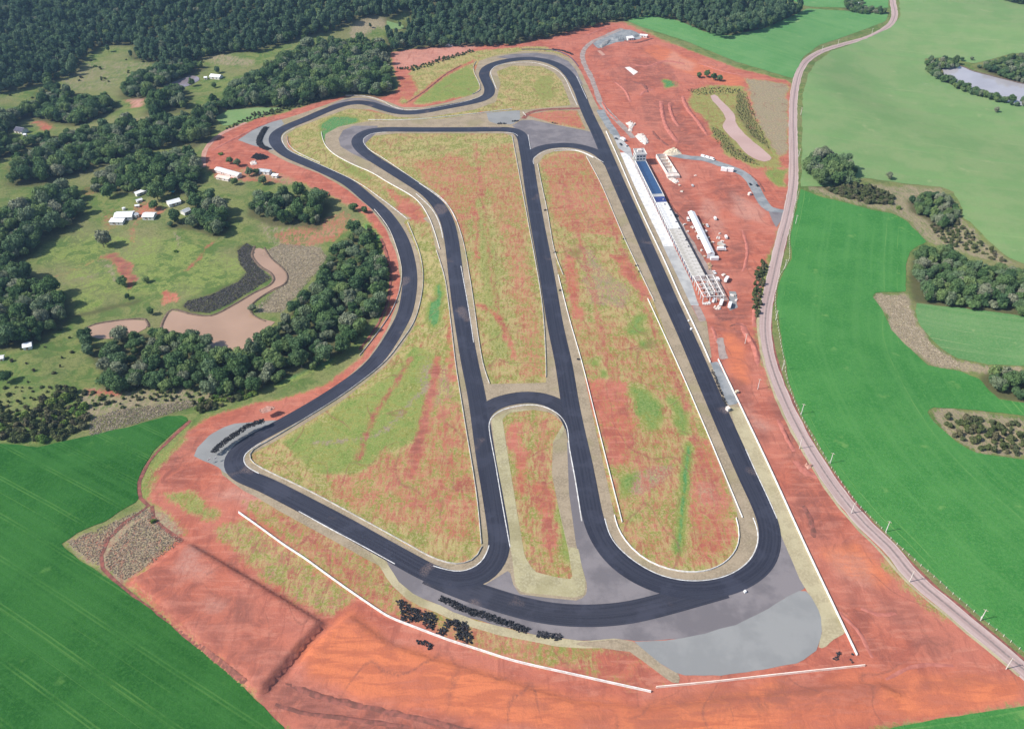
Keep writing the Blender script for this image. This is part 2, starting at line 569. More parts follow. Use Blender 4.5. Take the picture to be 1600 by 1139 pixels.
simple('car_dark', (.035, .037, .045), (.05, .05, .06), .5, .3, .5)
simple('car_blue', (.40, .48, .58), (.46, .53, .62), .5, .3, .5)
simple('glass', (.012, .016, .022), (.02, .025, .03), .5, .12, .6)
simple('mud', (.125, .088, .066), (.185, .135, .10), .5, 1, .1, .3)
simple('timber', (.36, .25, .15), (.45, .32, .20), 1.2, .9, .15)
simple('pole_concrete', (.55, .53, .50), (.66, .64, .60), .8, .9, .2)
simple('post_white', (.74, .72, .64), (.82, .80, .72), 1.2, .9, .2)
simple('rubble', (.58, .48, .42), (.74, .68, .62), .6, .95, .1, .4)
simple('sand', (.55, .47, .34), (.64, .56, .43), .4, 1, .1, .2)
simple('soil', (.37, .130, .100), (.46, .17, .13), .25, 1, .05, .5, detail=7)
simple('soil_dark', (.17, .075, .06), (.28, .105, .082), .3, 1, .05, .5, detail=7)
simple('soil_track', (.42, .22, .17), (.50, .29, .23), .3, 1, .05, .3, detail=7)
simple('dirt_grey', (.27, .21, .19), (.36, .29, .26), .15, 1, .05, .3, detail=7)
simple('turquoise', (.05, .38, .40), (.08, .45, .46), 1.0, .5, .3)
simple('bark', (.11, .085, .06), (.19, .16, .125), 1.8, .95, .1, .5)
simple('yellow_paint', (.62, .42, .10), (.68, .47, .13), 1.0, .5, .4)

def mk_road():
    k = NT('dirt_road')
    al = k.attr('along').outputs['Fac']; ac = k.attr('across').outputs['Fac']
    cv = k.n('ShaderNodeCombineXYZ')
    k.l(k.math('MULTIPLY', al, .01), cv.inputs[0]); k.l(k.math('MULTIPLY', ac, .55), cv.inputs[1])
    st = k.noise(1.3, 4, .6, vec=cv.outputs[0]); fn = k.noise(.5, 5, .65)
    c = k.mix(k.rng(st, .35, .65), (.36, .265, .245), (.47, .36, .335))
    c = k.mix(k.rng(fn, .45, .75, 0, .4), c, (.30, .20, .18))
    cen = k.rng(k.math('ABSOLUTE', k.math('ADD', ac, .4)), .25, .9, 1, 0)
    c = k.mix(k.math('MULTIPLY', cen, k.rng(fn, .3, .6, .45, .9)), c, (.20, .165, .155))
    eg = k.rng(k.math('ABSOLUTE', ac), 3.5, 4.2)
    c = k.mix(k.math('MULTIPLY', eg, .7), c, (.52, .42, .38))
    M['dirt_road'] = k.diffuse(c, k.bump(fn, .3, .2))
mk_road()

def mk_crop(name, c1, c2, line, dens, amt, c3, wob=.5, pair=0.0):
    k = NT(name)
    row = k.attr('row').outputs['Fac']
    a = k.noise(.024, 5, .65); b = k.noise(.55, 6, .78); w = k.noise(.012, 2, .5); p = k.noise(.03, 4, .6); g = k.noise(1.7, 3, .8)
    c = k.mix(k.rng(a, .40, .60), c1, c2)
    c = k.mix(k.rng(b, .48, .58, 0, .6), c, c3)
    c = k.mix(k.rng(g, .50, .60, 0, .45), c, tuple(v * .62 for v in c1))
    rr = k.math('ADD', row, k.math('MULTIPLY', w, 4.0 * wob))
    def lines(sc, lo, hi, off):
        cv = k.n('ShaderNodeCombineXYZ'); k.l(k.math('MULTIPLY', rr, sc), cv.inputs[0]); cv.inputs[1].default_value = off
        k.l(k.math('MULTIPLY', w, 1.3), cv.inputs[2])
        return k.rng(k.noise(1.0, 1, .5, vec=cv.outputs[0]), lo, hi)
    ln = k.math('MULTIPLY', lines(dens, .66, .74, 3.1), k.rng(k.math('ADD', k.math('MULTIPLY', p, .8), k.math('MULTIPLY', b, .3)), .42, .66, .05, amt))
    if pair:
        s1 = k.math('PINGPONG', rr, pair * .5)
        l1 = k.rng(k.math('ABSOLUTE', k.math('SUBTRACT', s1, .9)), .22, .55, 1, 0)
        ln = k.math('MAXIMUM', ln, k.math('MULTIPLY', l1, k.rng(p, .40, .62, .10, amt * .9)))
    c = k.mix(ln, c, line)
    c = k.mix(k.math('MULTIPLY', lines(dens * .35, .45, .70, 9.0), .38), c, c3)
    c = k.mix(k.rng(k.noise(.05, 3, .6), .64, .74, 0, .55), c, line)
    dr = k.rng(k.math('PINGPONG', rr, .55), .1, .45, 0, .14)
    c = k.mix(dr, c, c1)
    M[name] = k.diffuse(c, k.bump(b, .7, .45))
mk_crop('crop_left', (.022, .100, .019), (.036, .136, .028), (.105, .230, .055), .75, .55, (.050, .160, .036), .35, 19.0)
mk_crop('crop_right', (.046, .192, .042), (.068, .230, .055), (.19, .335, .10), .48, .55, (.098, .262, .072), 1.0, 0)
mk_crop('crop_pale', (.095, .225, .075), (.12, .255, .09), (.30, .36, .17), .55, .9, (.18, .28, .12), 1.0)
mk_crop('meadow', (.165, .270, .105), (.220, .295, .130), (.29, .33, .165), .20, .6, (.165, .30, .105), 2.0)
mk_crop('meadow_green', (.095, .250, .080), (.13, .28, .10), (.24, .34, .14), .30, .6, (.155, .295, .105), 1.5)

def mk_water(name, c1, c2, rough=.12):
    k = NT(name)
    a = k.noise(.03, 3, .5); b = k.noise(.9, 3, .6)
    M[name] = k.finish(k.mix(k.rng(a, .3, .7), c1, c2), rough, .5, k.bump(b, .06, .05))
mk_water('muddy_water', (.35, .225, .15), (.41, .265, .18), .08)
mk_water('lake_water', (.36, .34, .36), (.42, .40, .42), .10)
mk_water('site_water', (.48, .31, .25), (.54, .36, .30), .15)
mk_water('dark_water', (.20, .17, .19), (.28, .24, .26), .10)

def mk_leaf(name, cols, dk=.45, gain=1.0):
    k = NT(name)
    cols = [tuple(v * gain for v in q) for q in cols]
    oi = k.n('ShaderNodeObjectInfo').outputs['Random']
    a = k.noise(.35, 3, .6); b = k.noise(1.6, 3, .7)
    rp = k.n('ShaderNodeValToRGB'); rp.color_ramp.interpolation = 'LINEAR'
    el = rp.color_ramp.elements
    while len(el) < len(cols): el.new(.5)
    for i, q in enumerate(cols):
        el[i].position = i / (len(cols) - 1); el[i].color = (*q, 1)
    k.l(oi, rp.inputs[0])
    c = rp.outputs[0]
    br = k.n('ShaderNodeHueSaturation'); br.inputs['Value'].default_value = 1.55; br.inputs['Saturation'].default_value = .95; k.l(c, br.inputs['Color'])
    c = k.mix(k.rng(a, .42, .66, 0, .75), c, br.outputs[0])
    dn = k.n('ShaderNodeHueSaturation'); dn.inputs['Value'].default_value = dk; k.l(c, dn.inputs['Color'])
    c = k.mix(k.rng(b, .50, .68, 0, .75), c, dn.outputs[0])
    df = k.n('ShaderNodeBsdfDiffuse'); tl = k.n('ShaderNodeBsdfTranslucent'); mx = k.n('ShaderNodeMixShader')
    k.l(c, df.inputs[0]); k.l(c, tl.inputs[0]); mx.inputs[0].default_value = .2
    k.l(df.outputs[0], mx.inputs[1]); k.l(tl.outputs[0], mx.inputs[2]); k.l(mx.outputs[0], k.out.inputs[0])
    M[name] = k.m
mk_leaf('leaf', [(.040, .078, .030), (.080, .130, .048), (.036, .070, .034), (.120, .165, .060), (.055, .098, .040), (.085, .130, .065), (.160, .170, .115), (.050, .092, .036)], .45, 1.6)
mk_leaf('leaf_forest', [(.032, .064, .036), (.066, .110, .055), (.040, .076, .044), (.095, .140, .072), (.045, .080, .042), (.075, .115, .066)], .5, 1.55)
mk_leaf('leaf_shrub', [(.085, .115, .045), (.125, .150, .060), (.10, .12, .06), (.16, .145, .085), (.11, .145, .05)])
mk_leaf('leaf_bright', [(.12, .215, .05), (.17, .25, .06), (.20, .27, .07)])
mk_leaf('reed', [(.145, .135, .135), (.175, .162, .158)], .6)
mk_leaf('brush', [(.42, .36, .28), (.48, .41, .32), (.45, .38, .30)], .7)

# ------------------------------------------------------------------ the land
def axis(segs):
    out = []
    for a, b, st in segs:
        out += list(np.arange(a, b, st))
    out.append(segs[-1][1])
    return np.array(out)
gxs = axis([(-3200, -1600, 200), (-1600, -900, 25), (-900, -340, 5), (-340, 500, 2.0), (500, 1000, 5), (1000, 1600, 25), (1600, 3200, 200)])
gys = axis([(-700, 60, 80), (60, 170, 10), (170, 700, 2.0), (700, 1200, 3.5), (1200, 1700, 10), (1700, 2200, 50), (2200, 4200, 250)])
GX, GY = np.meshgrid(gxs, gys)
GZ = hgt(GX, GY)
WX = GX + 9 * (fbm(GX, GY, .07, 3) - .5)
WY = GY + 9 * (fbm(GX + 300, GY, .07, 3) - .5)
LAY = {k: np.zeros(GX.shape) for k in ('soil', 'green', 'dry', 'dark', 'site', 'orange', 'moist', 'pale')}

def paint(lay, px, v=1.0, warp=1.0, world=False, mode='set', soft=0):
    P = px if world else GS(px)
    xs = [p[0] for p in P]; ys = [p[1] for p in P]
    i0, i1 = np.searchsorted(gxs, min(xs) - 12), np.searchsorted(gxs, max(xs) + 12)
    j0, j1 = np.searchsorted(gys, min(ys) - 12), np.searchsorted(gys, max(ys) + 12)
    sl = (slice(j0, j1), slice(i0, i1))
    X = GX[sl] + (WX[sl] - GX[sl]) * warp; Y = GY[sl] + (WY[sl] - GY[sl]) * warp
    m = inside(X, Y, P)
    L = LAY[lay][sl]
    if mode == 'max':
        L[m] = np.maximum(L[m], v)
    else:
        L[m] = v

def stroke(lay, px, w, v=1.0, warp=.6):
    P = catmull(GS(px), 6)
    xs = [p[0] for p in P]; ys = [p[1] for p in P]
    i0, i1 = np.searchsorted(gxs, min(xs) - w - 12), np.searchsorted(gxs, max(xs) + w + 12)
    j0, j1 = np.searchsorted(gys, min(ys) - w - 12), np.searchsorted(gys, max(ys) + w + 12)
    sl = (slice(j0, j1), slice(i0, i1))
    X = GX[sl] + (WX[sl] - GX[sl]) * warp; Y = GY[sl] + (WY[sl] - GY[sl]) * warp
    dd = dist_line(X, Y, P)
    f = 1 - sstep(w * .35, w * .75, dd)
    LAY[lay][sl] = LAY[lay][sl] * (1 - f) + v * f

paint('site', SITE, 1, world=True); paint('soil', SITE, 1.0, .5, world=True)
# inside the circuit: weedy ground
INFIELD = [(447, 205), (500, 178), (545, 168), (600, 178), (650, 184), (740, 168), (775, 150), (770, 105), (830, 98), (880, 115), (905, 170), (935, 235), (1045, 480), (1170, 770), (1180, 840), (1150, 890),
           (1060, 915), (985, 880), (945, 830), (910, 930), (800, 925), (755, 880), (700, 895), (640, 875), (380, 730), (375, 705), (450, 660), (560, 600), (640, 510), (655, 430), (630, 360), (560, 290), (460, 245)]
paint('soil', INFIELD, .30, .3)
# left triangle
paint('soil', [(512, 735), (560, 722), (588, 706), (604, 712), (640, 700), (660, 672), (680, 640), (700, 615), (722, 640), (738, 740), (748, 850), (715, 842), (680, 838), (640, 822), (600, 806), (540, 792), (512, 762)], .54)
paint('green', [(440, 690), (520, 640), (600, 590), (650, 540), (690, 560), (680, 620), (655, 690), (600, 705), (560, 738), (490, 745)], .55)
paint('soil', [(440, 690), (520, 640), (600, 590), (650, 540), (690, 560), (680, 620), (655, 690), (600, 705), (560, 738), (490, 745)], .06)
paint('green', [(664, 505), (672, 470), (682, 438), (692, 448), (690, 500), (678, 515)], .9)
paint('soil', [(640, 350), (685, 395), (698, 440), (708, 540), (660, 520), (664, 430)], .12)
paint('soil', [(600, 290), (640, 312), (672, 345), (664, 352), (640, 342), (610, 310)], .9)
paint('soil', [(695, 480), (706, 480), (716, 600), (700, 600)], .65)
paint('dry', [(660, 560), (700, 570), (712, 620), (680, 640), (655, 600)], .45)
stroke('soil', [(682, 560), (678, 600), (668, 640), (655, 690), (645, 740)], 5, 1.0, .2)
stroke('moist', [(682, 560), (678, 600), (668, 640), (655, 690), (645, 740)], 4, .8, .2)
stroke('soil', [(640, 560), (625, 590), (600, 625), (578, 665), (560, 715)], 2.6, .95, .3)
stroke('moist', [(640, 560), (625, 590), (600, 625), (578, 665), (560, 715)], 2.6, .9, .3)
stroke('dry', [(675, 600), (640, 630), (610, 665), (580, 682), (490, 692)], 2.4, .95, .3)
# between the left and middle straights
paint('soil', [(640, 255), (700, 240), (725, 245), (765, 290), (745, 312), (728, 380), (722, 400), (705, 350), (672, 295)], .56)
paint('soil', [(765, 235), (800, 222), (812, 290), (830, 420), (846, 540), (852, 590), (815, 592), (806, 480), (790, 400), (772, 330), (745, 270)], .52)
paint('soil', [(600, 232), (660, 218), (800, 214), (800, 224), (720, 232), (640, 245)], .18)
paint('green', [(742, 330), (760, 330), (775, 400), (785, 470), (800, 560), (770, 560), (755, 450)], .35)
paint('soil', [(742, 330), (760, 330), (775, 400), (785, 470), (800, 560), (770, 560), (755, 450)], .12)
paint('green', [(820, 520), (845, 520), (848, 570), (826, 575)], .4)
stroke('soil', [(750, 475), (770, 490), (790, 520), (802, 560)], 3, .95, .4)
stroke('soil', [(742, 320), (745, 360), (744, 410)], 2.4, .9, .4)
# the long right infield
paint('soil', [(846, 250), (880, 236), (920, 240), (960, 300), (985, 365), (950, 370), (890, 365), (862, 340)], .62)
paint('soil', [(862, 370), (900, 360), (960, 375), (990, 400), (1005, 450), (960, 430), (905, 420), (880, 430)], .34)
paint('dry', [(905, 380), (930, 395), (960, 430), (985, 452), (975, 485), (925, 475), (908, 440)], .55)
paint('soil', [(880, 395), (898, 405), (908, 470), (912, 500), (898, 500)], .8)
paint('soil', [(955, 398), (985, 405), (1018, 465), (1010, 470), (985, 445)], .85)
paint('soil', [(895, 500), (960, 505), (1050, 560), (1150, 800), (1150, 850), (1120, 880), (1050, 890), (1000, 870), (968, 820), (930, 660)], .47)
paint('soil', [(915, 590), (975, 600), (990, 660), (980, 720), (960, 730), (940, 690)], .86)
paint('soil', [(1085, 690), (1120, 690), (1140, 760), (1150, 850), (1100, 880), (1075, 800)], .68)
for q in ([(975, 503), (1000, 490), (1016, 500), (1010, 520), (985, 522)], [(998, 533), (1022, 526), (1026, 545), (1004, 550)], [(983, 602), (1003, 600), (1030, 626), (1032, 668), (1012, 672), (996, 640)],
          [(1040, 612), (1064, 624), (1085, 662), (1082, 682), (1064, 678), (1048, 650)], [(966, 742), (990, 738), (982, 772), (968, 782)], [(984, 800), (1002, 798), (1002, 815), (990, 814)], [(935, 578), (952, 576), (950, 590), (938, 590)],
          [(920, 560), (940, 555), (938, 570), (924, 572)]):
    paint('green', q, .78, 2.2); paint('soil', q, .0, 1.0)
paint('dry', [(988, 735), (1060, 720), (1058, 745), (1010, 770), (985, 775)], .7)
paint('dry', [(1088, 752), (1116, 748), (1124, 786), (1096, 792)], .95)
stroke('green', [(1078, 695), (1072, 745), (1066, 800), (1058, 862)], 5, .95, .3)
stroke('soil', [(1078, 695), (1072, 745), (1066, 800), (1058, 862)], 5, .0, .3)
# island between the left and middle straights
paint('soil', [(800, 640), (870, 645), (885, 660), (864, 700), (880, 840), (890, 900), (830, 890), (812, 820), (796, 720)], .45)
paint('soil', [(800, 660), (818, 660), (820, 780), (806, 770)], .85)
paint('soil', [(830, 755), (860, 760), (880, 880), (850, 850)], .8)
paint('green', [(864, 702), (884, 700), (890, 800), (897, 880), (884, 870), (874, 800)], .7)
paint('soil', [(864, 702), (884, 700), (890, 800), (897, 880), (884, 870), (874, 800)], 0)
# head of the circuit
paint('soil', [(770, 105), (830, 98), (880, 115), (900, 168), (780, 168)], .22)
paint('green', [(840, 120), (862, 118), (870, 150), (845, 160), (835, 140)], .5)
paint('green', [(500, 195), (520, 182), (560, 183), (560, 192), (528, 200), (505, 225), (498, 210)], .9)
paint('soil', [(447, 205), (500, 178), (545, 168), (600, 178), (650, 184), (740, 168), (770, 160), (765, 178), (650, 190), (560, 195), (520, 205), (510, 230), (560, 262), (600, 285), (550, 280), (460, 240)], .2)
paint('green', [(525, 248), (560, 262), (585, 280), (570, 285), (540, 268)], .6)
paint('soil', [(742, 176), (765, 174), (770, 192), (745, 194)], .95)
paint('soil', [(815, 178), (900, 172), (918, 202), (870, 194), (825, 186)], .8)
# north-west of the head: trial plots
paint('soil', [(622, 160), (640, 108), (720, 85), (760, 78), (850, 72), (890, 90), (760, 100), (742, 104), (750, 140), (740, 150), (650, 165)], .22)
paint('green', [(648, 162), (672, 138), (700, 118), (728, 104), (742, 112), (750, 136), (738, 150), (690, 158)], .62)
paint('soil', [(648, 162), (672, 138), (700, 118), (728, 104), (742, 112), (750, 136), (738, 150), (690, 158)], .1)
stroke('soil', [(640, 163), (665, 142), (700, 115), (740, 95)], 5, .98, .3)
paint('soil', [(620, 125), (640, 118), (655, 140), (640, 160), (622, 150)], .9)
paint('pale', [(612, 80), (700, 70), (752, 68), (735, 82), (650, 105), (618, 108)], .45)
# strip between the lower straight and the outer wall
paint('soil', [(375, 785), (420, 775), (560, 840), (640, 910), (700, 940), (800, 980), (880, 1000), (985, 1015), (1048, 1066), (1016, 1078), (800, 1028), (640, 975), (560, 925), (450, 850)], .5)
paint('green', [(560, 895), (600, 905), (606, 925), (575, 925)], .4)
paint('green', [(805, 1000), (880, 1010), (935, 1020), (935, 1035), (860, 1022), (800, 1015)], .75)
paint('soil', [(930, 1018), (985, 1018), (1046, 1066), (1016, 1076), (945, 1058)], .93)
paint('dry', [(400, 800), (430, 800), (560, 870), (600, 920), (560, 905), (450, 840)], .35)
# outside ground, west and south
paint('soil', [(255, 770), (300, 765), (345, 800), (330, 812), (290, 800)], .3); paint('green', [(255, 770), (300, 765), (345, 800), (330, 812), (290, 800)], .5)
paint('soil', [(330, 830), (380, 805), (560, 930), (520, 968), (505, 965), (400, 900)], .42); paint('dry', [(330, 830), (380, 805), (450, 850), (560, 930), (520, 968), (400, 900)], .3)
paint('orange', [(545, 955), (620, 1005), (800, 1065), (1000, 1100), (1350, 1045), (1600, 1060), (1600, 1100), (1350, 1132), (1000, 1170), (700, 1120), (480, 1060), (470, 1020)], 1.0)
paint('moist', [(440, 1060), (520, 1085), (640, 1115), (800, 1150), (900, 1170), (600, 1190), (420, 1110)], .75)
paint('moist', [(280, 900), (330, 905), (420, 975), (400, 1000), (340, 960)], .55)
paint('moist', [(240, 720), (300, 660), (330, 690), (310, 720), (290, 760), (240, 760)], .35)
paint('moist', [(1000, 1100), (1100, 1085), (1250, 1065), (1330, 1068), (1200, 1100), (1060, 1110)], .6)
paint('orange', [(1280, 860), (1340, 850), (1400, 900), (1380, 920), (1330, 905)], .9); paint('pale', [(1296, 862), (1345, 865), (1372, 905), (1350, 922), (1310, 900)], .25)
paint('moist', [(1200, 590), (1235, 650), (1262, 720), (1240, 725), (1212, 660)], .6)
paint('moist', [(1250, 790), (1285, 800), (1290, 850), (1262, 830)], .5)
paint('moist', [(1340, 940), (1400, 935), (1470, 975), (1420, 985), (1350, 970)], .4)
paint('soil', [(1375, 868), (1390, 860), (1450, 930), (1480, 960), (1465, 965), (1420, 925)], .45)
paint('soil', [(1178, 500), (1190, 440), (1205, 395), (1215, 380), (1195, 480), (1200, 560), (1190, 560)], .1)
paint('green', [(1178, 470), (1190, 420), (1198, 400), (1200, 415), (1190, 490), (1180, 500)], .6)
paint('dry', [(1190, 540), (1205, 575), (1235, 640), (1228, 645), (1200, 590), (1186, 550)], .8); paint('soil', [(1190, 540), (1205, 575), (1235, 640), (1228, 645), (1200, 590), (1186, 550)], .2)
# north-east building ground
paint('orange', [(1030, 70), (1100, 100), (1170, 125), (1150, 140), (1060, 110), (1000, 80)], .7)
paint('moist', [(975, 90), (1040, 95), (1060, 130), (1010, 140), (980, 120)], .55)
paint('moist', [(1020, 150), (1060, 160), (1075, 210), (1100, 235), (1060, 228), (1035, 190)], .65)
paint('pale', [(1000, 250), (1070, 255), (1080, 275), (1060, 290), (1010, 265)], .25)
paint('green', [(1032, 125), (1050, 124), (1060, 136), (1040, 138)], .9); paint('soil', [(1032, 125), (1050, 124), (1060, 136), (1040, 138)], .1)
pp = [(1080, 140), (1110, 133), (1165, 135), (1175, 175), (1210, 230), (1225, 260), (1215, 265), (1180, 262), (1140, 245), (1115, 215), (1105, 190), (1075, 165)]
paint('soil', pp, .3); paint('green', pp, .45); paint('dark', [(1155, 140), (1165, 150), (1190, 210), (1205, 235), (1170, 210), (1150, 175)], .5)
paint('dark', [(1110, 195), (1130, 205), (1150, 230), (1185, 255), (1160, 250), (1130, 230)], .45)
paint('soil', [(1165, 122), (1232, 132), (1232, 240), (1215, 245), (1180, 180)], .15); paint('dry', [(1165, 122), (1232, 132), (1232, 240), (1215, 245), (1180, 180)], .85)
paint('soil', [(1190, 268), (1232, 262), (1230, 290), (1215, 292)], .1); paint('green', [(1190, 268), (1232, 262), (1230, 290), (1215, 292)], .7)
# west: land outside
paint('dry', [(100, 845), (165, 820), (230, 790), (262, 800), (290, 838), (196, 910), (150, 888)], .9); paint('soil', [(100, 845), (165, 820), (230, 790), (262, 800), (290, 838), (196, 910), (150, 888)], .3); paint('site', [(100, 845), (165, 820), (230, 790), (262, 800), (290, 838), (196, 910), (150, 888)], 1)
paint('soil', [(196, 912), (295, 846), (512, 975), (405, 1098)], .97, .2)
paint('moist', [(196, 912), (250, 880), (330, 935), (420, 1010), (460, 1040), (400, 1098)], .4)
paint('green', [(222, 740), (240, 705), (270, 672), (300, 655), (285, 690), (250, 730), (238, 775), (220, 785)], .55); paint('soil', [(222, 740), (240, 705), (270, 672), (300, 655), (285, 690), (250, 730), (238, 775), (220, 785)], .2)
paint('green', [(420, 610), (520, 565), (570, 525), (596, 480), (604, 440), (600, 380), (575, 345), (566, 352), (588, 400), (592, 450), (575, 500), (540, 545), (430, 590)], .85)
paint('dry', [(130, 605), (300, 605), (410, 612), (330, 632), (200, 650), (110, 650)], .55); paint('soil', [(130, 605), (200, 608), (190, 620), (140, 618)], .6)
paint('dark', [(180, 640), (300, 622), (320, 632), (220, 662), (150, 670)], .4)
paint('dry', [(400, 395), (440, 378), (500, 385), (512, 400), (490, 430), (455, 470), (440, 490), (400, 490), (440, 440)], .9)
paint('soil', [(420, 365), (480, 350), (540, 330), (560, 345), (520, 380), (450, 385)], .5); paint('dry', [(400, 345), (500, 345), (550, 340), (500, 385), (420, 380)], .4)
paint('soil', [(165, 395), (185, 395), (218, 435), (205, 455), (192, 440)], .85); paint('moist', [(165, 395), (185, 395), (218, 435), (205, 455), (192, 440)], .9)
paint('soil', [(165, 330), (178, 325), (172, 372), (160, 372)], .6); paint('moist', [(165, 330), (178, 325), (172, 372), (160, 372)], .9)
paint('soil', [(215, 315), (245, 315), (260, 330), (225, 345), (205, 340)], .7)
paint('soil', [(250, 455), (275, 455), (285, 470), (255, 480)], .8)
paint('green', [(60, 360), (140, 350), (200, 365), (290, 380), (370, 400), (385, 440), (330, 455), (270, 460), (200, 460), (120, 490), (110, 440), (60, 410)], .4)
paint('soil', [(132, 290), (145, 293), (150, 302), (138, 305)], .9)
for a, b, w in (([(70, 440), (120, 420), (150, 405), (175, 397)], .9, 2.5), ([(290, 425), (310, 405), (330, 378)], .9, 2.5), ([(205, 380), (210, 350), (214, 340)], .8, 2)):
    stroke('soil', a, w, b); stroke('moist', a, w, .8)
stroke('dark', [(105, 495), (150, 485), (215, 470)], 4, .8)
stroke('dry', [(162, 400), (172, 420), (182, 440)], 2, .9); stroke('dry', [(186, 404), (205, 425), (220, 440)], 2, .9)
stroke('dry', [(95, 447), (130, 435), (162, 425)], 2, .7); stroke('dry', [(277, 360), (276, 390)], 2, .8)
paint('dry', [(92, 128), (125, 102), (150, 96), (232, 96), (255, 104), (235, 112), (195, 124), (185, 137), (140, 142), (105, 140)], .35)
paint('dry', [(320, 90), (340, 80), (400, 95), (395, 105), (340, 103)], .55)
paint('dry', [(255, 177), (270, 176), (230, 185), (195, 192), (180, 192)], .6)
paint('soil', [(200, 155), (228, 152), (228, 163), (206, 170)], .9); paint('pale', [(200, 155), (228, 152), (228, 163), (206, 170)], .8)
paint('soil', [(48, 190), (72, 188), (85, 200), (80, 207), (62, 200)], .97)
paint('dry', [(545, 40), (570, 18), (600, 10), (603, 30), (595, 42), (560, 45)], .9); paint('dry', [(600, 42), (635, 40), (630, 48), (605, 50)], .8); paint('dry', [(540, 48), (585, 44), (560, 62), (548, 66)], .7)
paint('dry', [(690, 18), (712, 15), (712, 22), (692, 24)], .8)
paint('soil', [(330, 262), (420, 265), (480, 290), (440, 288), (380, 284), (335, 280)], .8, 1); paint('pale', [(380, 260), (450, 275), (480, 290), (430, 285)], .3)
# right: rough land between the fields
RGH = [(1345, 288), (1420, 290), (1475, 295), (1500, 335), (1540, 378), (1580, 408), (1600, 420), (1560, 412), (1500, 395), (1455, 380), (1420, 345), (1397, 332), (1360, 325), (1310, 312), (1260, 296), (1260, 270), (1320, 275)]
paint('dry', RGH, .6); paint('dry', [(1362, 460), (1400, 458), (1418, 458), (1428, 485), (1434, 508), (1452, 530), (1475, 550), (1500, 562), (1545, 573), (1600, 576), (1600, 590), (1540, 585), (1500, 578), (1450, 570), (1412, 536), (1392, 516), (1380, 486)], .9)
paint('dry', [(1447, 640), (1475, 638), (1530, 642), (1600, 652), (1700, 660), (1700, 730), (1600, 716), (1530, 708), (1480, 680)], .7)
paint('dry', [(1560, 305), (1600, 300), (1660, 310), (1660, 330), (1600, 322)], .9)
paint('soil', [(1238, 395), (1246, 398), (1243, 404), (1236, 403)], .9)

paint('moist', [(1045, 285), (1075, 300), (1105, 350), (1125, 400), (1135, 440), (1120, 450), (1090, 400), (1060, 340)], .6)
paint('moist', [(1112, 482), (1165, 482), (1172, 520), (1150, 530), (1118, 515)], .8)
paint('orange', [(1128, 500), (1150, 520), (1165, 560), (1175, 600), (1160, 610), (1135, 560)], .8)
paint('pale', [(1095, 300), (1125, 330), (1135, 370), (1120, 372), (1100, 335)], .35)
paint('moist', [(1150, 440), (1172, 440), (1178, 480), (1160, 485)], .5)
paint('dry', [(1160, 450), (1172, 450), (1170, 485), (1158, 485)], .7)
for q, w in (([(742, 225), (752, 290), (760, 360), (770, 440), (790, 530)], 1.8), ([(880, 280), (905, 370), (925, 450), (945, 540), (975, 650), (1010, 760)], 1.8), ([(930, 280), (960, 360), (1000, 460), (1040, 560), (1090, 690), (1130, 800)], 1.8), ([(600, 700), (620, 750), (650, 790), (700, 780), (730, 740)], 1.6), ([(690, 640), (697, 680), (700, 720), (690, 760), (640, 790)], 1.6),
             ([(850, 660), (845, 720), (850, 790), (862, 860)], 1.6), ([(430, 800), (480, 840), (540, 890), (590, 935)], 1.8), ([(1220, 640), (1260, 720), (1300, 810), (1370, 930), (1450, 1010)], 2.4), ([(1200, 600), (1250, 720), (1290, 830), (1340, 960), (1400, 1050)], 2.4), ([(800, 1090), (950, 1125), (1150, 1110), (1400, 1075), (1560, 1060)], 2.4), ([(950, 100), (975, 150), (1010, 190), (1060, 230)], 3), ([(1000, 75), (1040, 110), (1060, 150), (1055, 200)], 3), ([(1030, 300), (1060, 350), (1100, 340), (1150, 300)], 2.4), ([(1120, 450), (1150, 400), (1165, 340), (1130, 290)], 2.4)):
    stroke('soil', q, w, .95, .25); stroke('moist', q, w, .75, .25)
paint('dark', [(286, 478), (300, 486), (328, 488), (358, 474), (398, 450), (424, 434), (408, 420), (396, 402), (398, 386), (385, 379), (371, 391), (373, 408), (385, 426), (374, 438), (330, 460), (292, 470)], .8)
paint('dry', [(375, 262), (430, 270), (480, 288), (440, 288), (390, 280)], .55); paint('soil', [(375, 262), (430, 270), (480, 288), (440, 288), (390, 280)], .5)
for q in ([(960, 100), (1000, 95), (1010, 130), (980, 150)], [(1000, 150), (1030, 148), (1040, 190), (1015, 200)], [(1075, 180), (1100, 190), (1110, 225), (1085, 220)], [(930, 60), (960, 80), (950, 100), (925, 90)], [(1110, 280), (1160, 290), (1170, 320), (1130, 320)], [(1140, 380), (1170, 370), (1180, 420), (1150, 430)], [(1130, 590), (1165, 600), (1200, 690), (1180, 700)], [(1230, 740), (1260, 760), (1300, 850), (1270, 850)], [(1400, 960), (1470, 990), (1500, 1030), (1430, 1020)]):
    paint('moist', q, .6, 2.0)
for q in ([(1050, 80), (1090, 100), (1080, 115), (1040, 100)], [(1150, 300), (1190, 330), (1180, 350), (1150, 335)], [(1100, 410), (1140, 450), (1125, 455), (1100, 430)], [(1160, 620), (1190, 660), (1180, 670), (1155, 640)], [(280, 860), (330, 880), (320, 900), (280, 885)], [(320, 930), (360, 950), (350, 965), (320, 950)], [(330, 760), (400, 770), (430, 790), (360, 790)]):
    paint('pale', q, .4, 2.0)
def blur(a, k):
    for _ in range(k):
        p = np.pad(a, 1, mode='edge')
        a = (p[:-2, 1:-1] + p[2:, 1:-1] + 2 * p[1:-1, 1:-1]) / 4
        p = np.pad(a, 1, mode='edge')
        a = (p[1:-1, :-2] + p[1:-1, 2:] + 2 * p[1:-1, 1:-1]) / 4
    return a

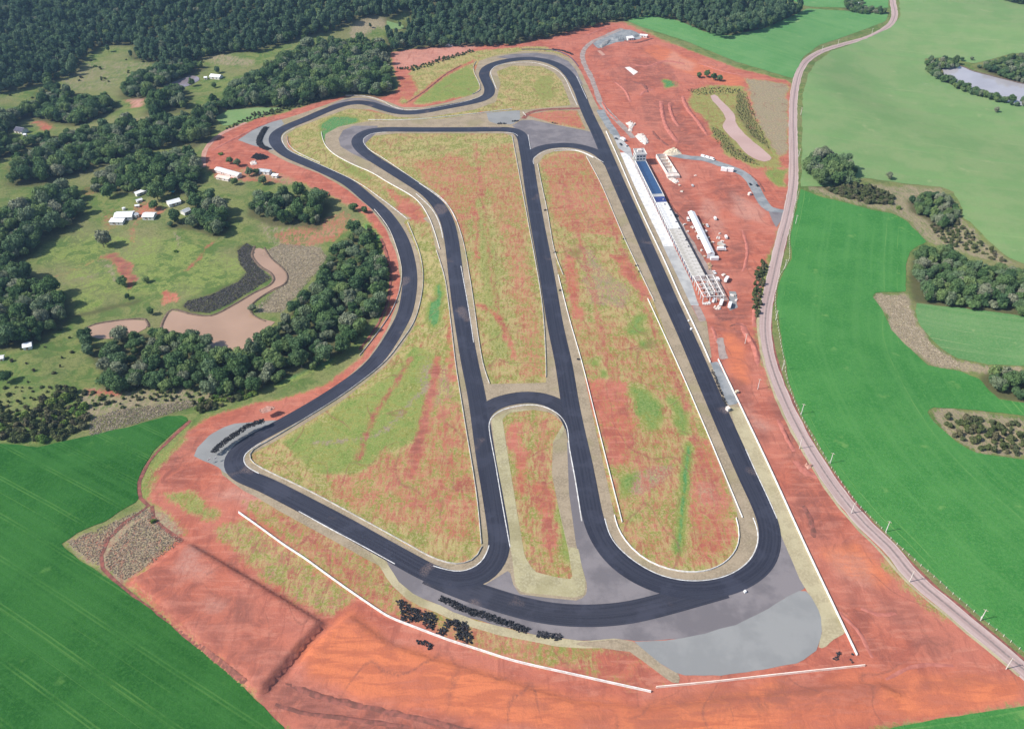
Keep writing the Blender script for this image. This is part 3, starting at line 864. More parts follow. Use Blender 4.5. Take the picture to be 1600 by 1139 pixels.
# woods: outlines of the canopy (pixels, read at crown height)
WOODS = {
 'far_forest': ([(-260, -75), (640, -75), (612, 4), (590, 8), (560, 14), (540, 38), (505, 46), (480, 54), (400, 76), (330, 80), (300, 94), (255, 99), (230, 92), (200, 86), (206, 68), (160, 65), (140, 80), (125, 95), (118, 110), (90, 119), (60, 127), (0, 140), (-260, 190)], 'leaf_forest', 7.0),
 'north_forest': ([(625, -75), (1215, -75), (1200, -8), (1150, 12), (1100, 6), (1095, 12), (1160, 16), (1210, 3), (1262, 12), (1200, 40), (1130, 54), (1100, 46), (1060, 28), (1015, 20), (980, 26), (950, 30), (890, 44), (850, 54), (800, 63), (760, 66), (700, 66), (640, 70), (605, 76), (600, 50), (632, 48), (638, 40), (602, 38), (608, 25), (640, 8)], 'leaf_forest', 7.0),
 'belt_wood': ([(10, 285), (10, 255), (60, 228), (95, 205), (160, 193), (230, 185), (290, 172), (340, 152), (375, 130), (395, 112), (430, 92), (470, 70), (520, 60), (545, 64), (600, 62), (612, 100), (618, 140), (590, 147), (545, 144), (510, 150), (470, 160), (430, 166), (400, 164), (350, 168), (338, 182), (328, 212), (300, 225), (270, 222), (235, 233), (205, 243), (150, 260), (100, 272), (50, 285)], 'leaf', 7.0),
 'hedge_wood': ([(0, 180), (25, 165), (50, 163), (52, 140), (78, 125), (100, 138), (128, 143), (105, 158), (180, 150), (187, 162), (150, 184), (110, 192), (85, 188), (40, 178), (25, 190), (12, 210), (20, 215), (38, 212), (60, 208), (80, 205), (90, 212), (38, 232), (-60, 262), (-80, 195)], 'leaf', 7.0),
 'farm_wood': ([(195, 125), (210, 118), (250, 108), (300, 95), (330, 98), (310, 108), (280, 120), (255, 130), (240, 140), (290, 133), (300, 148), (296, 165), (270, 172), (225, 174), (230, 150), (190, 150), (183, 142)], 'leaf', 7.0),
 'lower_belt': ([(125, 292), (170, 264), (205, 248), (240, 240), (300, 237), (312, 262), (320, 280), (300, 290), (280, 300), (250, 296), (235, 300), (180, 296)], 'leaf', 7.0),
 'west_wood': ([(-80, 345), (0, 335), (25, 327), (50, 310), (87, 294), (108, 292), (133, 305), (132, 328), (117, 343), (100, 358), (72, 370), (57, 385), (42, 398), (25, 410), (-80, 430)], 'leaf', 7.0),
 'corner_wood': ([(-80, 425), (0, 415), (30, 413), (55, 425), (65, 440), (80, 450), (100, 455), (110, 475), (105, 500), (85, 512), (60, 530), (20, 538), (-80, 540)], 'leaf', 7.0),
 'pond_wood': ([(115, 512), (140, 517), (150, 537), (165, 528), (180, 517), (230, 512), (290, 517), (330, 532), (370, 548), (395, 533), (420, 512), (440, 492), (460, 472), (480, 450), (500, 430), (510, 400), (525, 375), (550, 355), (568, 352), (582, 372), (596, 400), (602, 440), (597, 470), (580, 492), (562, 520), (530, 545), (495, 562), (450, 582), (400, 603), (350, 606), (300, 599), (250, 597), (200, 600), (157, 598), (160, 575), (140, 555)], 'leaf', 8.0),
 'mid_wood': ([(400, 300), (440, 297), (480, 300), (520, 315), (508, 335), (500, 352), (470, 348), (420, 345), (385, 330), (390, 310)], 'leaf', 7.5),
 'house_wood': ([(288, 300), (300, 292), (330, 300), (350, 320), (362, 345), (340, 366), (315, 358), (285, 350), (262, 350), (258, 340), (290, 338), (300, 325)], 'leaf', 7.5),
 'right_wood': ([(1427, 397), (1434, 390), (1452, 382), (1475, 386), (1500, 397), (1532, 410), (1570, 415), (1600, 420), (1720, 440), (1720, 508), (1600, 490), (1550, 482), (1500, 475), (1462, 469), (1432, 464), (1427, 445), (1424, 420)], 'leaf', 7.0),
 'tall_clump': ([(1258, 262), (1270, 240), (1285, 235), (1310, 250), (1335, 265), (1342, 285), (1300, 290), (1262, 282)], 'leaf', 7.5),
 'rough_clump': ([(1420, 305), (1440, 298), (1470, 300), (1500, 325), (1500, 340), (1478, 355), (1450, 337), (1422, 320)], 'leaf', 6.5),
 'lake_wood': ([(1525, 100), (1580, 84), (1640, 82), (1660, 130), (1600, 128), (1560, 115)], 'leaf', 6.5),
 'lake_row': ([(1442, 95), (1460, 92), (1500, 94), (1502, 103), (1470, 106), (1475, 115), (1520, 134), (1560, 148), (1620, 160), (1620, 168), (1560, 156), (1510, 142), (1465, 122), (1446, 108)], 'leaf', 6.0),
 'field_island_wood': ([(1537, 578), (1560, 571), (1600, 582), (1720, 600), (1720, 636), (1600, 620), (1562, 614), (1543, 597)], 'leaf', 6.5),
 'top_row': ([(1318, -2), (1352, -2), (1352, 8), (1390, 14), (1388, 19), (1345, 18), (1322, 14)], 'leaf', 6.0),
 'top_right_trees': ([(1560, -20), (1700, -20), (1700, 12), (1600, 6), (1570, -2)], 'leaf_forest', 7.0),
}
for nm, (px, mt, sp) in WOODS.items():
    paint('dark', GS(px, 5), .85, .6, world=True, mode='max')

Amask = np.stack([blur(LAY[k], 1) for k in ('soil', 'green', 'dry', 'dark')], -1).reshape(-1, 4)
Bmask = np.stack([blur(LAY[k], 2) for k in ('site', 'orange', 'moist', 'pale')], -1).reshape(-1, 4)
nx, ny = len(gxs), len(gys)
gm = bpy.data.meshes.new('ground')
gm.vertices.add(nx * ny)
gm.vertices.foreach_set('co', np.stack([GX, GY, GZ], -1).astype(np.float32).ravel())
ii, jj = np.meshgrid(np.arange(nx - 1), np.arange(ny - 1))
q0 = (jj * nx + ii).ravel()
quads = np.stack([q0, q0 + 1, q0 + nx + 1, q0 + nx], -1).astype(np.int32)
gm.loops.add(quads.size); gm.loops.foreach_set('vertex_index', quads.ravel())
gm.polygons.add(len(quads))
gm.polygons.foreach_set('loop_start', np.arange(0, quads.size, 4, dtype=np.int32))
gm.update(calc_edges=True)
for nm, arr in (('maskA', Amask), ('maskB', Bmask)):
    a = gm.attributes.new(nm, 'FLOAT_COLOR', 'POINT')
    a.data.foreach_set('color', np.clip(arr, 0, 1).astype(np.float32).ravel())
gm.shade_smooth()
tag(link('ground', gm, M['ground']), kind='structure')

# ------------------------------------------------------------------ fields
def row_dir(p, q):
    a, b = flat(*p), flat(*q)
    dx, dy = b[0] - a[0], b[1] - a[1]
    L = math.hypot(dx, dy)
    return lambda X, Y: (X - a[0]) * dy / L - (Y - a[1]) * dx / L
road_far = [p for p in resample(ROAD, 25)]
def row_road(X, Y):
    return dist_line(X, Y, road_far)
F_LEFT = [(-260, 688), (0, 693), (60, 698), (100, 690), (140, 680), (200, 668), (262, 650), (285, 649), (297, 655), (270, 675), (240, 705), (225, 728), (215, 755), (217, 783), (190, 797), (165, 815), (130, 828), (95, 850), (105, 862), (150, 890), (172, 905), (200, 927), (260, 972), (330, 1027), (370, 1062), (410, 1102), (445, 1139), (490, 1210), (-260, 1210)]
patch('field_left', GS(F_LEFT), .22, M['crop_left'], 8, row_dir((0, 948), (225, 1104)), warp=1.0)
F_RIGHT = [(1251, 296), (1282, 308), (1320, 317), (1360, 328), (1397, 335), (1417, 346), (1448, 378), (1432, 386), (1422, 394), (1416, 415), (1415, 440), (1415, 455), (1400, 457), (1370, 457), (1362, 462), (1380, 486), (1392, 516), (1412, 536), (1450, 571), (1500, 580), (1530, 592), (1545, 610), (1560, 624), (1600, 630), (1760, 650), (1760, 668), (1600, 650), (1530, 641), (1475, 638), (1454, 636), (1448, 645), (1462, 663), (1490, 687), (1520, 706), (1560, 713), (1600, 718), (1760, 740), (1800, 1180), (1640, 1052), (1600, 1018), (1560, 986), (1533, 966), (1490, 927), (1450, 891), (1405, 852), (1385, 832), (1340, 786), (1298, 726), (1253, 649), (1233, 600), (1227, 565), (1219, 520), (1213, 470), (1219, 435), (1237, 404), (1235, 372), (1240, 345)]
patch('field_right', GS(F_RIGHT), .22, M['crop_right'], 8, row_road, warp=.8)
patch('field_striped', GS([(1432, 474), (1500, 481), (1600, 494), (1760, 512), (1760, 590), (1600, 572), (1545, 570), (1495, 560), (1472, 546), (1452, 526), (1435, 506), (1429, 486)]), .22, M['crop_pale'], 8, row_dir((1470, 520), (1600, 545)), warp=1.0)
patch('meadow', GS([(1252, 292), (1253, 250), (1253, 200), (1254, 150), (1262, 118), (1275, 98), (1300, 80), (1340, 66), (1392, 44), (1407, 26), (1405, 0), (1400, -45), (1800, -45), (1850, 420), (1620, 418), (1580, 406), (1545, 378), (1520, 350), (1503, 340), (1503, 325), (1490, 300), (1470, 292), (1420, 288), (1350, 278), (1300, 292)]), .22, M['meadow'], 12, row_dir((1300, 200), (1600, 235)), holes=[GS([(1445, 92), (1480, 90), (1520, 100), (1580, 84), (1700, 84), (1720, 172), (1600, 166), (1540, 152), (1500, 140), (1465, 122), (1448, 108)])], warp=1.5)
patch('meadow_north', GS([(977, 32), (1015, 24), (1060, 33), (1100, 50), (1140, 57), (1200, 43), (1262, 14), (1330, 18), (1388, 22), (1384, 34), (1330, 54), (1280, 71), (1255, 90), (1238, 123), (1150, 97), (1070, 64), (1000, 42)]), .22, M['meadow_green'], 12, row_dir((1050, 45), (1230, 100)), warp=1.0)
patch('meadow_far', GS([(1180, -40), (1385, -40), (1388, 0), (1388, 13), (1262, 11), (1240, 2), (1200, -8)]), .22, M['meadow_green'], 14, row_dir((1200, 0), (1380, 8)), warp=1.0)
patch('clearing', GS([(1095, 4), (1150, 14), (1200, -4), (1200, -12), (1130, -15), (1090, -4)]), .25, M['meadow'], 12, row_dir((1100, 0), (1180, 5)), warp=1.0)
patch('clearing_small', GS([(602, 6), (628, 2), (626, -8), (600, -4)]), .25, M['meadow'], 12, row_dir((602, 0), (628, 0)), warp=1.0)
patch('clearing_west', GS([(336, 184), (356, 173), (400, 169), (440, 169), (420, 178), (390, 190), (350, 198)]), .25, M['meadow'], 10, row_dir((340, 190), (420, 175)), warp=1.0)

patch('field_south', flats([(1345, 1150), (1390, 1138), (1470, 1122), (1600, 1102), (1780, 1075), (1780, 1230), (1300, 1230)]), .22, M['crop_right'], 8, row_dir((1400, 1139), (1600, 1108)), warp=.8)
# ------------------------------------------------------------------ water
def pond(name, px, mat, z, warp=1.5):
    P = flats(px, z)
    P = catmull(P, 5, True)
    return patch(name, P, 0, mat, 12, warp=warp, lift=lambda X, Y: z - hgt(X, Y))
pond('pond', [(250, 518), (258, 498), (270, 485), (300, 492), (330, 494), (360, 480), (398, 458), (420, 447), (430, 436), (424, 427), (407, 416), (395, 399), (399, 386), (412, 388), (423, 404), (439, 418), (448, 430), (444, 443), (432, 452), (405, 465), (392, 480), (395, 491), (415, 501), (428, 503), (410, 520), (385, 545), (362, 552), (330, 545), (290, 535), (262, 528)], M['muddy_water'], PZ[0] + .25)
pond('pond_small', [(132, 513), (150, 507), (190, 501), (226, 500), (231, 511), (210, 522), (180, 528), (150, 530)], M['muddy_water'], PZ[1] + .25)
pond('lake', [(1474, 106), (1500, 104), (1520, 112), (1560, 122), (1600, 132), (1680, 142), (1690, 172), (1600, 166), (1560, 155), (1520, 143), (1490, 130)], M['lake_water'], PZ[2] + .5)
pond('pond_farm', [(255, 135), (275, 127), (300, 118), (312, 123), (300, 132), (275, 139)], M['dark_water'], PZ[3] + .3)
pond('site_pond', [(1110, 150), (1117, 148), (1127, 157), (1138, 168), (1148, 180), (1150, 192), (1163, 209), (1180, 224), (1197, 237), (1206, 249), (1198, 253), (1182, 250), (1164, 239), (1152, 224), (1140, 212), (1129, 199), (1134, 186), (1128, 174)], M['site_water'], .12, 1.0)

# ------------------------------------------------------------------ the public road and other dirt ways
road = catmull(ROAD, 6)
ribbon('road', road, 4.6, 4.6, .14, M['dirt_road'], cross=6, edge=.7)
ditch = [(1242, 300), (1233, 350), (1220, 400), (1211, 440), (1204, 480), (1203, 520), (1213, 570), (1232, 618), (1256, 668), (1285, 718), (1320, 768), (1362, 818), (1398, 852), (1440, 900), (1498, 948), (1558, 998), (1606, 1038), (1670, 1092)]
ribbon('ditch', catmull(GS(ditch), 8), 1.8, 2.4, .06, M['soil_dark'], edge=1.4)
ribbon('shoulder', catmull(GS([(1188, 470), (1184, 505), (1192, 560), (1213, 622), (1238, 676), (1267, 727), (1300, 778), (1342, 828), (1380, 866), (1422, 914), (1482, 964), (1542, 1014), (1592, 1056)]), 8), .8, .8, .17, M['verge_pale'], edge=.8)
access = catmull(GS([(1040, 240), (1060, 244), (1080, 247), (1100, 249), (1125, 257), (1150, 266), (1168, 277), (1180, 294), (1190, 312), (1203, 327), (1226, 332)]), 5)
ribbon('access_road', access, 5.0, 5.0, .10, M['gravel_dark'], edge=.8, cross=2)
patch('access_mouth', GS([(1201, 331), (1224, 333), (1219, 347), (1213, 356), (1207, 346)]), .13, M['apron'], 4)
ribbon('service_road', catmull(GS([(972, 45), (945, 57), (925, 66), (911, 82), (912, 98), (922, 118), (931, 140), (938, 160), (955, 180), (975, 200), (990, 216)]), 6), 3.2, 3.2, .10, M['dirt_grey'], edge=1.2)
ribbon('pit_road', catmull(GS([(938, 172), (947, 188), (958, 204), (968, 220)]), 5), 4, 5, .08, M['gravel_dark'], edge=1.0)
patch('spoil_yard', GS([(926, 68), (945, 55), (965, 46), (985, 47), (1008, 56), (1000, 62), (965, 66), (935, 76)]), .09, M['gravel_dark'], 6, warp=2.0)
ribbon('ring_path', catmull(GS([(318, 262), (318, 245), (325, 228), (350, 207), (385, 192)]), 6), 2.4, 2.4, .12, M['soil_track'], edge=.8)
ribbon('field_track', catmull(GS([(298, 657), (262, 690), (232, 722), (219, 752), (220, 778), (232, 790), (196, 815), (168, 842), (158, 868), (160, 888), (180, 908), (270, 978), (350, 1040), (385, 1070)]), 7), 1.1, 1.1, .12, M['soil_dark'], edge=.9)
ribbon('field_track', catmull(GS([(238, 790), (240, 808), (262, 830), (285, 845)]), 5), 1.0, 1.0, .12, M['soil_dark'], edge=.7)
ribbon('yard_track', catmull(GS([(1020, 300), (1040, 322), (1065, 362), (1090, 402), (1110, 432), (1130, 470)]), 6), 4.5, 2.5, .07, M['dirt_grey'], edge=1.5)
patch('yard_pad', GS([(1138, 455), (1150, 455), (1152, 480), (1140, 485)]), .08, M['gravel'], 4, warp=1.5)
patch('yard_pad', GS([(1118, 530), (1130, 528), (1138, 560), (1124, 562)]), .08, M['dirt_grey'], 4, warp=2.0)

# ------------------------------------------------------------------ verges, aprons and run-off areas
V_WEST = [(430, 186), (470, 176), (520, 158), (548, 150), (580, 151), (612, 163), (640, 170), (700, 160), (740, 148), (748, 130), (742, 108), (752, 94), (790, 84), (850, 78), (885, 88), (905, 108), (925, 150), (962, 225), (1010, 330), (1000, 340),
          (890, 300), (700, 230), (560, 195), (500, 215)]
# the ring of dry verge the asphalt is laid on, cut out where the infields lie
OUT = [(425, 192), (470, 178), (515, 162), (545, 151), (580, 151), (605, 159), (628, 168), (660, 168), (700, 160), (742, 147), (750, 138), (742, 112), (748, 96), (775, 87), (820, 80), (862, 82), (893, 92), (908, 112),
       (928, 155), (962, 225), (1010, 335), (1060, 450), (1106, 556), (1130, 600), (1160, 640), (1200, 745), (1232, 830), (1234, 880), (1205, 925), (1120, 950), (1030, 972), (930, 985), (830, 978), (740, 950), (690, 935),
       (600, 888), (440, 800), (375, 762), (345, 738), (345, 705), (380, 672), (430, 650), (480, 622), (530, 590), (575, 550), (604, 505), (619, 465), (625, 430), (620, 395), (602, 355), (577, 324), (540, 295), (500, 272), (450, 254), (420, 238), (412, 215)]
I_LEFT = [(389, 712), (394, 703), (408, 695), (430, 683), (476, 655), (536, 617), (600, 566), (626, 535), (646, 505), (657, 465), (660, 430), (655, 397), (642, 367), (630, 345),
          (655, 338), (672, 350), (682, 392), (695, 435), (705, 510), (712, 570), (725, 652), (745, 777), (753, 854), (747, 869), (725, 880), (700, 879), (670, 868), (637, 853), (500, 775), (404, 728), (391, 719)]
I_LINK = [(447, 212), (462, 201), (500, 186), (545, 170), (580, 172), (620, 183), (660, 185), (740, 172), (775, 160), (782, 130), (776, 112), (800, 103), (846, 104), (866, 114), (878, 128), (892, 165), (820, 172), (760, 176), (690, 186), (575, 190), (530, 198), (508, 210), (508, 225), (520, 240), (550, 257), (580, 270), (605, 285), (650, 312), (668, 338), (655, 345), (634, 338), (605, 316), (560, 289), (510, 266), (470, 247), (450, 230)]
I_MID = [(570, 222), (582, 213), (620, 209), (790, 209), (800, 214), (814, 288), (825, 347), (847, 475), (853, 570), (853, 598), (765, 600), (755, 570), (735, 440), (720, 365), (700, 322), (655, 287), (600, 250), (577, 236)]
I_RIGHT = [(840, 258), (850, 243), (866, 237), (885, 235), (905, 236), (918, 246), (939, 288), (975, 372), (1020, 468), (1059, 570), (1100, 665), (1152, 800), (1155, 840), (1150, 859), (1130, 880), (1100, 892), (1062, 892), (1030, 884), (1000, 868), (985, 854), (966, 825), (960, 805), (909, 570), (890, 500), (872, 430), (867, 395), (855, 330), (845, 285)]
I_ISLE = [(785, 655), (795, 645), (835, 640), (862, 645), (880, 662), (864, 690), (862, 740), (874, 800), (888, 860), (895, 905), (870, 902), (835, 893), (820, 870), (808, 800), (795, 720)]
I_TRI = [(822, 180), (860, 173), (902, 173), (915, 203), (870, 195)]
patch('verge', flats(OUT), .04, M['verge'], 8, holes=[flats(q) for q in (I_LEFT, I_LINK, I_MID, I_RIGHT, I_ISLE, I_TRI)], warp=.5)
patch('verge_pit_side', flats([(1142, 636), (1157, 636), (1200, 727), (1258, 853), (1300, 938), (1322, 988), (1300, 1000), (1288, 1012), (1278, 1014), (1284, 990), (1280, 958), (1262, 925), (1250, 905), (1222, 840), (1200, 778), (1170, 715), (1148, 665)]), .07, M['verge_pale'], 5, warp=.4)
patch('island_verge', flats([(768, 655), (800, 640), (840, 640), (868, 652), (883, 668), (876, 685), (864, 690), (862, 740), (874, 800), (888, 855), (903, 855), (915, 912), (912, 929), (896, 933), (850, 929), (815, 925), (806, 914), (797, 855), (778, 740)]), .09, M['verge_island'], 5, holes=[flats(I_ISLE)], warp=.4)
patch('apron', flats([(886, 690), (889, 770), (900, 850), (908, 880), (918, 915), (915, 932), (900, 938), (850, 933), (812, 928), (802, 914), (796, 890), (780, 900), (755, 915), (740, 925), (800, 948), (850, 956), (910, 960), (975, 955), (1037, 940), (1065, 928), (1000, 910), (960, 880), (935, 850), (920, 810), (905, 750), (895, 700)]), .06, M['apron'], 6)
patch('apron_south', flats([(600, 868), (617, 905), (640, 927), (685, 945), (725, 963), (800, 983), (850, 994), (912, 1001), (970, 998), (992, 1001), (1025, 1001), (1075, 996), (1125, 984), (1175, 966), (1200, 952), (1225, 934), (1262, 918), (1246, 880), (1232, 850), (1216, 815), (1190, 880), (1100, 930), (900, 960), (760, 930), (690, 905)]), .065, M['apron'], 7, warp=.6)
ribbon('verge_south', catmull(flats([(585, 862), (600, 885), (618, 912), (640, 932), (685, 951), (725, 969), (800, 990), (850, 1000), (912, 1007), (970, 1003)]), 6), 2.2, 2.2, .085, M['verge_pale'], edge=.8)
patch('verge_diagonal', flats([(968, 998), (990, 1002), (1035, 1040), (1064, 1055), (1061, 1068), (1048, 1066), (1015, 1042), (985, 1019), (940, 1012), (900, 1009), (900, 1004)]), .09, M['verge'], 5, warp=.5)
patch('gravel_trap', flats([(990, 1002), (1035, 1040), (1064, 1055), (1125, 1055), (1200, 1044), (1250, 1035), (1275, 1017), (1284, 994), (1282, 961), (1265, 926), (1253, 921), (1225, 934), (1200, 952), (1150, 975), (1100, 990), (1040, 1001)]), .10, M['gravel'], 7, warp=.5)
patch('gravel_trap', flats([(301, 707), (306, 692), (325, 671), (345, 659), (365, 652), (400, 649), (430, 648), (438, 650), (400, 676), (372, 695), (358, 715), (360, 735), (352, 738), (340, 726), (328, 720), (315, 715)]), .10, M['gravel'], 5, warp=.4)
patch('gravel_trap', flats([(372, 219), (385, 210), (400, 201), (425, 191), (440, 187), (444, 194), (425, 210), (424, 226), (428, 236), (410, 232), (390, 226)]), .10, M['gravel'], 6, warp=.5)
patch('gravel_trap', flats([(760, 177), (790, 174), (812, 173), (813, 186), (800, 195), (775, 194), (764, 190)]), .10, M['gravel'], 6, warp=.5)
patch('gravel_trap', flats([(1110, 567), (1122, 565), (1154, 630), (1138, 634)]), .10, M['gravel_dark'], 4, warp=.3)
patch('apron_north', flats([(800, 197), (815, 188), (832, 188), (870, 196), (912, 204), (926, 207), (945, 245), (920, 235), (880, 225), (845, 228), (828, 240), (822, 215)]), .07, M['apron'], 6)
patch('apron_hairpin', flats([(590, 197), (552, 197), (536, 204), (529, 217), (532, 229), (550, 240), (575, 252), (590, 256), (570, 225), (590, 206)]), .07, M['apron'], 5)
patch('apron_head', flats([(775, 90), (800, 85), (837, 83), (868, 87), (888, 96), (900, 110), (912, 135), (895, 120), (860, 96), (800, 93)]), .07, M['apron'], 6)
ribbon('apron_sweep', catmull(flats([(515, 168), (545, 156), (575, 156), (605, 166), (630, 172)]), 6), 3, 3, .07, M['apron'], edge=.5)

# ------------------------------------------------------------------ the race track
def track_w(py):
    return 11.9 + max(0, 500 - py) * .003
def track(name, px, dz, mat, wscale=1.0, closed=False):
    P = flats(px)
    pl = catmull(P, 3.0, closed)
    if closed: pl.append(pl[0])
    pl = smooth(pl, 6)
    if closed: pl = pl[:-1] + [pl[0]]
    ws = []
    for p in pl:
        dpt = p[1]
        py = 569.5 - FPX * math.tan(PITCH - math.atan2(CAM_H, p[1]))
        ws.append(track_w(py) * .5 * wscale)
    return ribbon(name, pl, ws, ws, dz, M[mat], cross=4), pl
CIRCUIT = [(890, 118), (904, 141), (913, 165), (924, 190), (932, 206), (945, 236), (966, 285), (990, 339), (1013, 392), (1032, 435), (1048, 472), (1071, 522), (1092, 570), (1112, 617), (1133, 665), (1152, 708), (1171, 750), (1188, 785), (1199, 812), (1204, 834), (1202, 856), (1194, 878), (1172, 898),
           (1143, 913), (1107, 921), (1072, 921), (1037, 915), (1000, 900), (970, 880), (948, 856), (934, 832), (926, 807), (919, 770), (910, 722), (900, 677), (891, 632), (881, 570), (868, 510), (857, 445), (849, 400), (839, 347), (829, 287), (824, 252), (820, 230), (816, 214), (808, 206), (796, 203), (725, 203), (650, 203),
           (595, 203), (575, 206), (562, 213), (558, 221), (563, 232), (580, 246), (602, 260), (642, 285), (665, 300), (682, 317), (697, 342), (704, 367), (708, 393), (713, 435), (720, 485), (734, 567), (745, 620), (760, 720), (769, 770), (780, 840), (781, 857), (776, 875), (763, 893), (745, 904), (722, 908), (697, 905), (670, 895), (637, 877), (597, 855), (537, 821), (484, 793),
           (430, 765), (400, 750), (387, 746), (373, 739), (365, 728), (362, 716), (366, 703), (379, 689), (400, 676), (440, 654), (475, 634), (525, 603), (576, 566), (600, 537), (617, 510), (631, 484), (638, 454), (640, 430), (637, 404), (629, 377), (617, 355), (599, 332), (575, 311), (543, 285), (505, 266), (477, 254), (452, 243), (436, 231), (429, 219),
           (433, 208), (450, 198), (475, 188), (512, 172), (542, 162), (562, 160), (580, 163), (600, 170), (625, 176), (650, 176), (700, 167), (727, 162), (752, 156), (763, 149), (765, 139), (760, 127), (756, 116), (762, 106), (777, 99), (800, 94), (830, 92), (855, 96), (876, 105)]
_, CL = track('race_track', CIRCUIT, .13, 'asphalt', 1.0, True)
track('track_connector', [(824, 247), (836, 236), (848, 231), (866, 228), (887, 227), (912, 231), (935, 240), (957, 262)], .115, 'asphalt_connector', .95)
track('track_connector', [(750, 655), (757, 640), (772, 631), (800, 623), (825, 620), (850, 623), (872, 632), (886, 645), (897, 668)], .115, 'asphalt_connector', 1.0)
track('track_connector', [(670, 897), (697, 909), (727, 921), (762, 933), (800, 945), (850, 957), (912, 962), (975, 958), (1037, 944), (1087, 930), (1130, 918)], .115, 'asphalt_connector', 1.12)
ribbon('track_connector', catmull(flats([(906, 170), (880, 170.5), (855, 171.5), (835, 174.5), (824, 179), (818, 186)]), 4), 2.8, 2.8, .10, M['soil_dark'], edge=.5)

# painted kerbs along the inside of the bends
KERBS = [
 [(461, 200), (447, 207), (441, 214), (442, 223), (451, 235), (476, 247), (512, 263), (560, 286), (600, 314), (636, 342)],
 [(604, 207), (582, 209), (569, 216), (568, 223), (577, 234), (598, 247), (652, 284), (680, 302), (698, 318), (713, 345)],
 [(650, 303), (675, 327), (687, 350), (692, 372)], [(720, 415), (731, 475), (740, 535)],
 [(406, 686), (387, 699), (378, 709), (379, 719), (387, 728), (404, 738)], [(467, 799), (520, 828), (572, 856), (617, 881)],
 [(677, 884), (700, 891), (720, 893), (745, 884), (760, 866), (764, 852)],
 [(797, 855), (787, 800), (775, 730), (764, 663), (767, 653), (779, 643), (800, 636), (832, 632), (856, 637), (876, 650), (886, 667), (889, 695), (899, 750), (909, 814)],
 [(945, 810), (952, 835), (966, 855), (990, 876), (1025, 896), (1062, 906), (1100, 907), (1137, 899), (1167, 880), (1182, 856), (1185, 832), (1177, 809)],
 [(943, 254), (927, 245), (905, 236), (883, 232.5), (860, 234), (843, 241), (833, 249), (834, 257)],
 [(825, 211), (829, 234)], [(788, 207.5), (803, 208), (809, 213)],
 [(776, 140), (770, 125), (767, 112), (776, 103), (800, 99), (826, 97.5), (850, 102), (871, 111), (882, 122), (895, 150), (902, 165)], [(901, 120), (917, 155)],
 [(1165, 702), (1182, 740), (1200, 778), (1214, 810)], [(610, 165), (626, 171), (650, 172.3), (700, 165), (735, 157), (754, 149)],
]
for q in KERBS:
    pl = smooth(catmull(flats(q), 3), 2)
    me = wall_mesh('kerb', pl, .7, .2, -.02)
    tag(link('kerb', me, M['kerb_paint']), kind='structure')

# ------------------------------------------------------------------ low concrete barrier walls
def barrier(px, label, hh=1.0, th=.55, mat='concrete', group='barrier walls around the circuit'):
    pl = smooth(catmull(GS(px), 4), 1)
    base = pl[0]
    o = link('barrier_wall', wall_mesh('barrier_wall', pl, th, hh, -.3, base), M[mat])
    o.location = (base[0], base[1], 0)
    tag(o, label, 'barrier', group)
    return o
barrier([(373, 801), (400, 820), (447, 854), (475, 872), (512, 899), (550, 926), (587, 951), (607, 964), (650, 981), (700, 1000), (750, 1016), (800, 1032), (900, 1055), (1017, 1081)], 'long white outer wall curving along the red earth at the bottom', 1.25, .7, 'whitewash')
barrier([(1025, 1074), (1110, 1066), (1200, 1056), (1351, 1040)], 'straight cream wall below the large grey gravel trap', 1.15, .7, 'wall_peach')
barrier([(1122, 562), (1140, 600), (1164, 650), (1200, 726), (1258, 853), (1300, 942), (1339, 1024)], 'long white wall between the main straight and the red earth by the road', 1.15, .65, 'whitewash')
barrier([(947, 206), (962, 239), (984, 290), (1000, 327), (1014, 357), (1040, 412), (1061, 460), (1088, 517), (1110, 567)], 'white pit wall between the main straight and the pit lane', 1.1, .7, 'whitewash')
barrier([(840, 257), (846, 288), (855, 330), (867, 395), (880, 430)], 'thin wall right of the middle straight, northern length', .85, .45)
barrier([(872, 430), (890, 500), (910, 570), (940, 690), (972, 816)], 'thin white wall right of the middle straight, southern length', .85, .45, 'whitewash')
barrier([(916, 245), (939, 288), (975, 372), (1022, 471)], 'thin wall left of the main straight opposite the pits', .85, .45)
barrier([(1012, 467), (1059, 570), (1100, 665), (1160, 809)], 'thin white wall left of the main straight, southern length', .85, .45, 'whitewash')
barrier([(866, 237), (885, 235.5), (905, 237), (927, 247)], 'short curved wall under the northern connector bend', .85, .45, 'whitewash')
barrier([(960, 805), (965, 825), (985, 855), (1000, 869), (1030, 885), (1062, 893), (1100, 893), (1130, 881), (1150, 859), (1155, 840), (1155, 825), (1150, 809)], 'rounded white wall inside the big southern hairpin', .85, .45, 'whitewash')
barrier([(800, 212), (814, 288), (825, 347), (847, 475), (853, 570), (853, 590)], 'thin wall left of the middle straight', .85, .45)
barrier([(655, 287), (700, 322), (720, 365), (735, 440), (755, 570), (765, 600)], 'thin wall right of the left straight', .85, .45)
barrier([(682, 392), (695, 435), (705, 510), (712, 570), (725, 652), (745, 777), (752, 850)], 'thin wall left of the left straight beside the grassy triangle', .85, .45)
barrier([(637, 348), (645, 367), (656, 397), (661, 430), (658, 465), (646, 505), (626, 535), (601, 566), (536, 617), (476, 655), (430, 683), (407, 696), (394, 703), (389, 710), (391, 719), (404, 729), (500, 776), (645, 855), (670, 869), (700, 880), (725, 881), (747, 869), (753, 854)], 'long wall edging the grassy triangle from the western sweep to the bottom bend', .85, .45)
barrier([(502, 207), (507, 225), (520, 240), (550, 257), (580, 270), (605, 285), (650, 312), (670, 340), (687, 390)], 'curving white wall around the outside of the inner hairpin', .85, .45, 'whitewash')
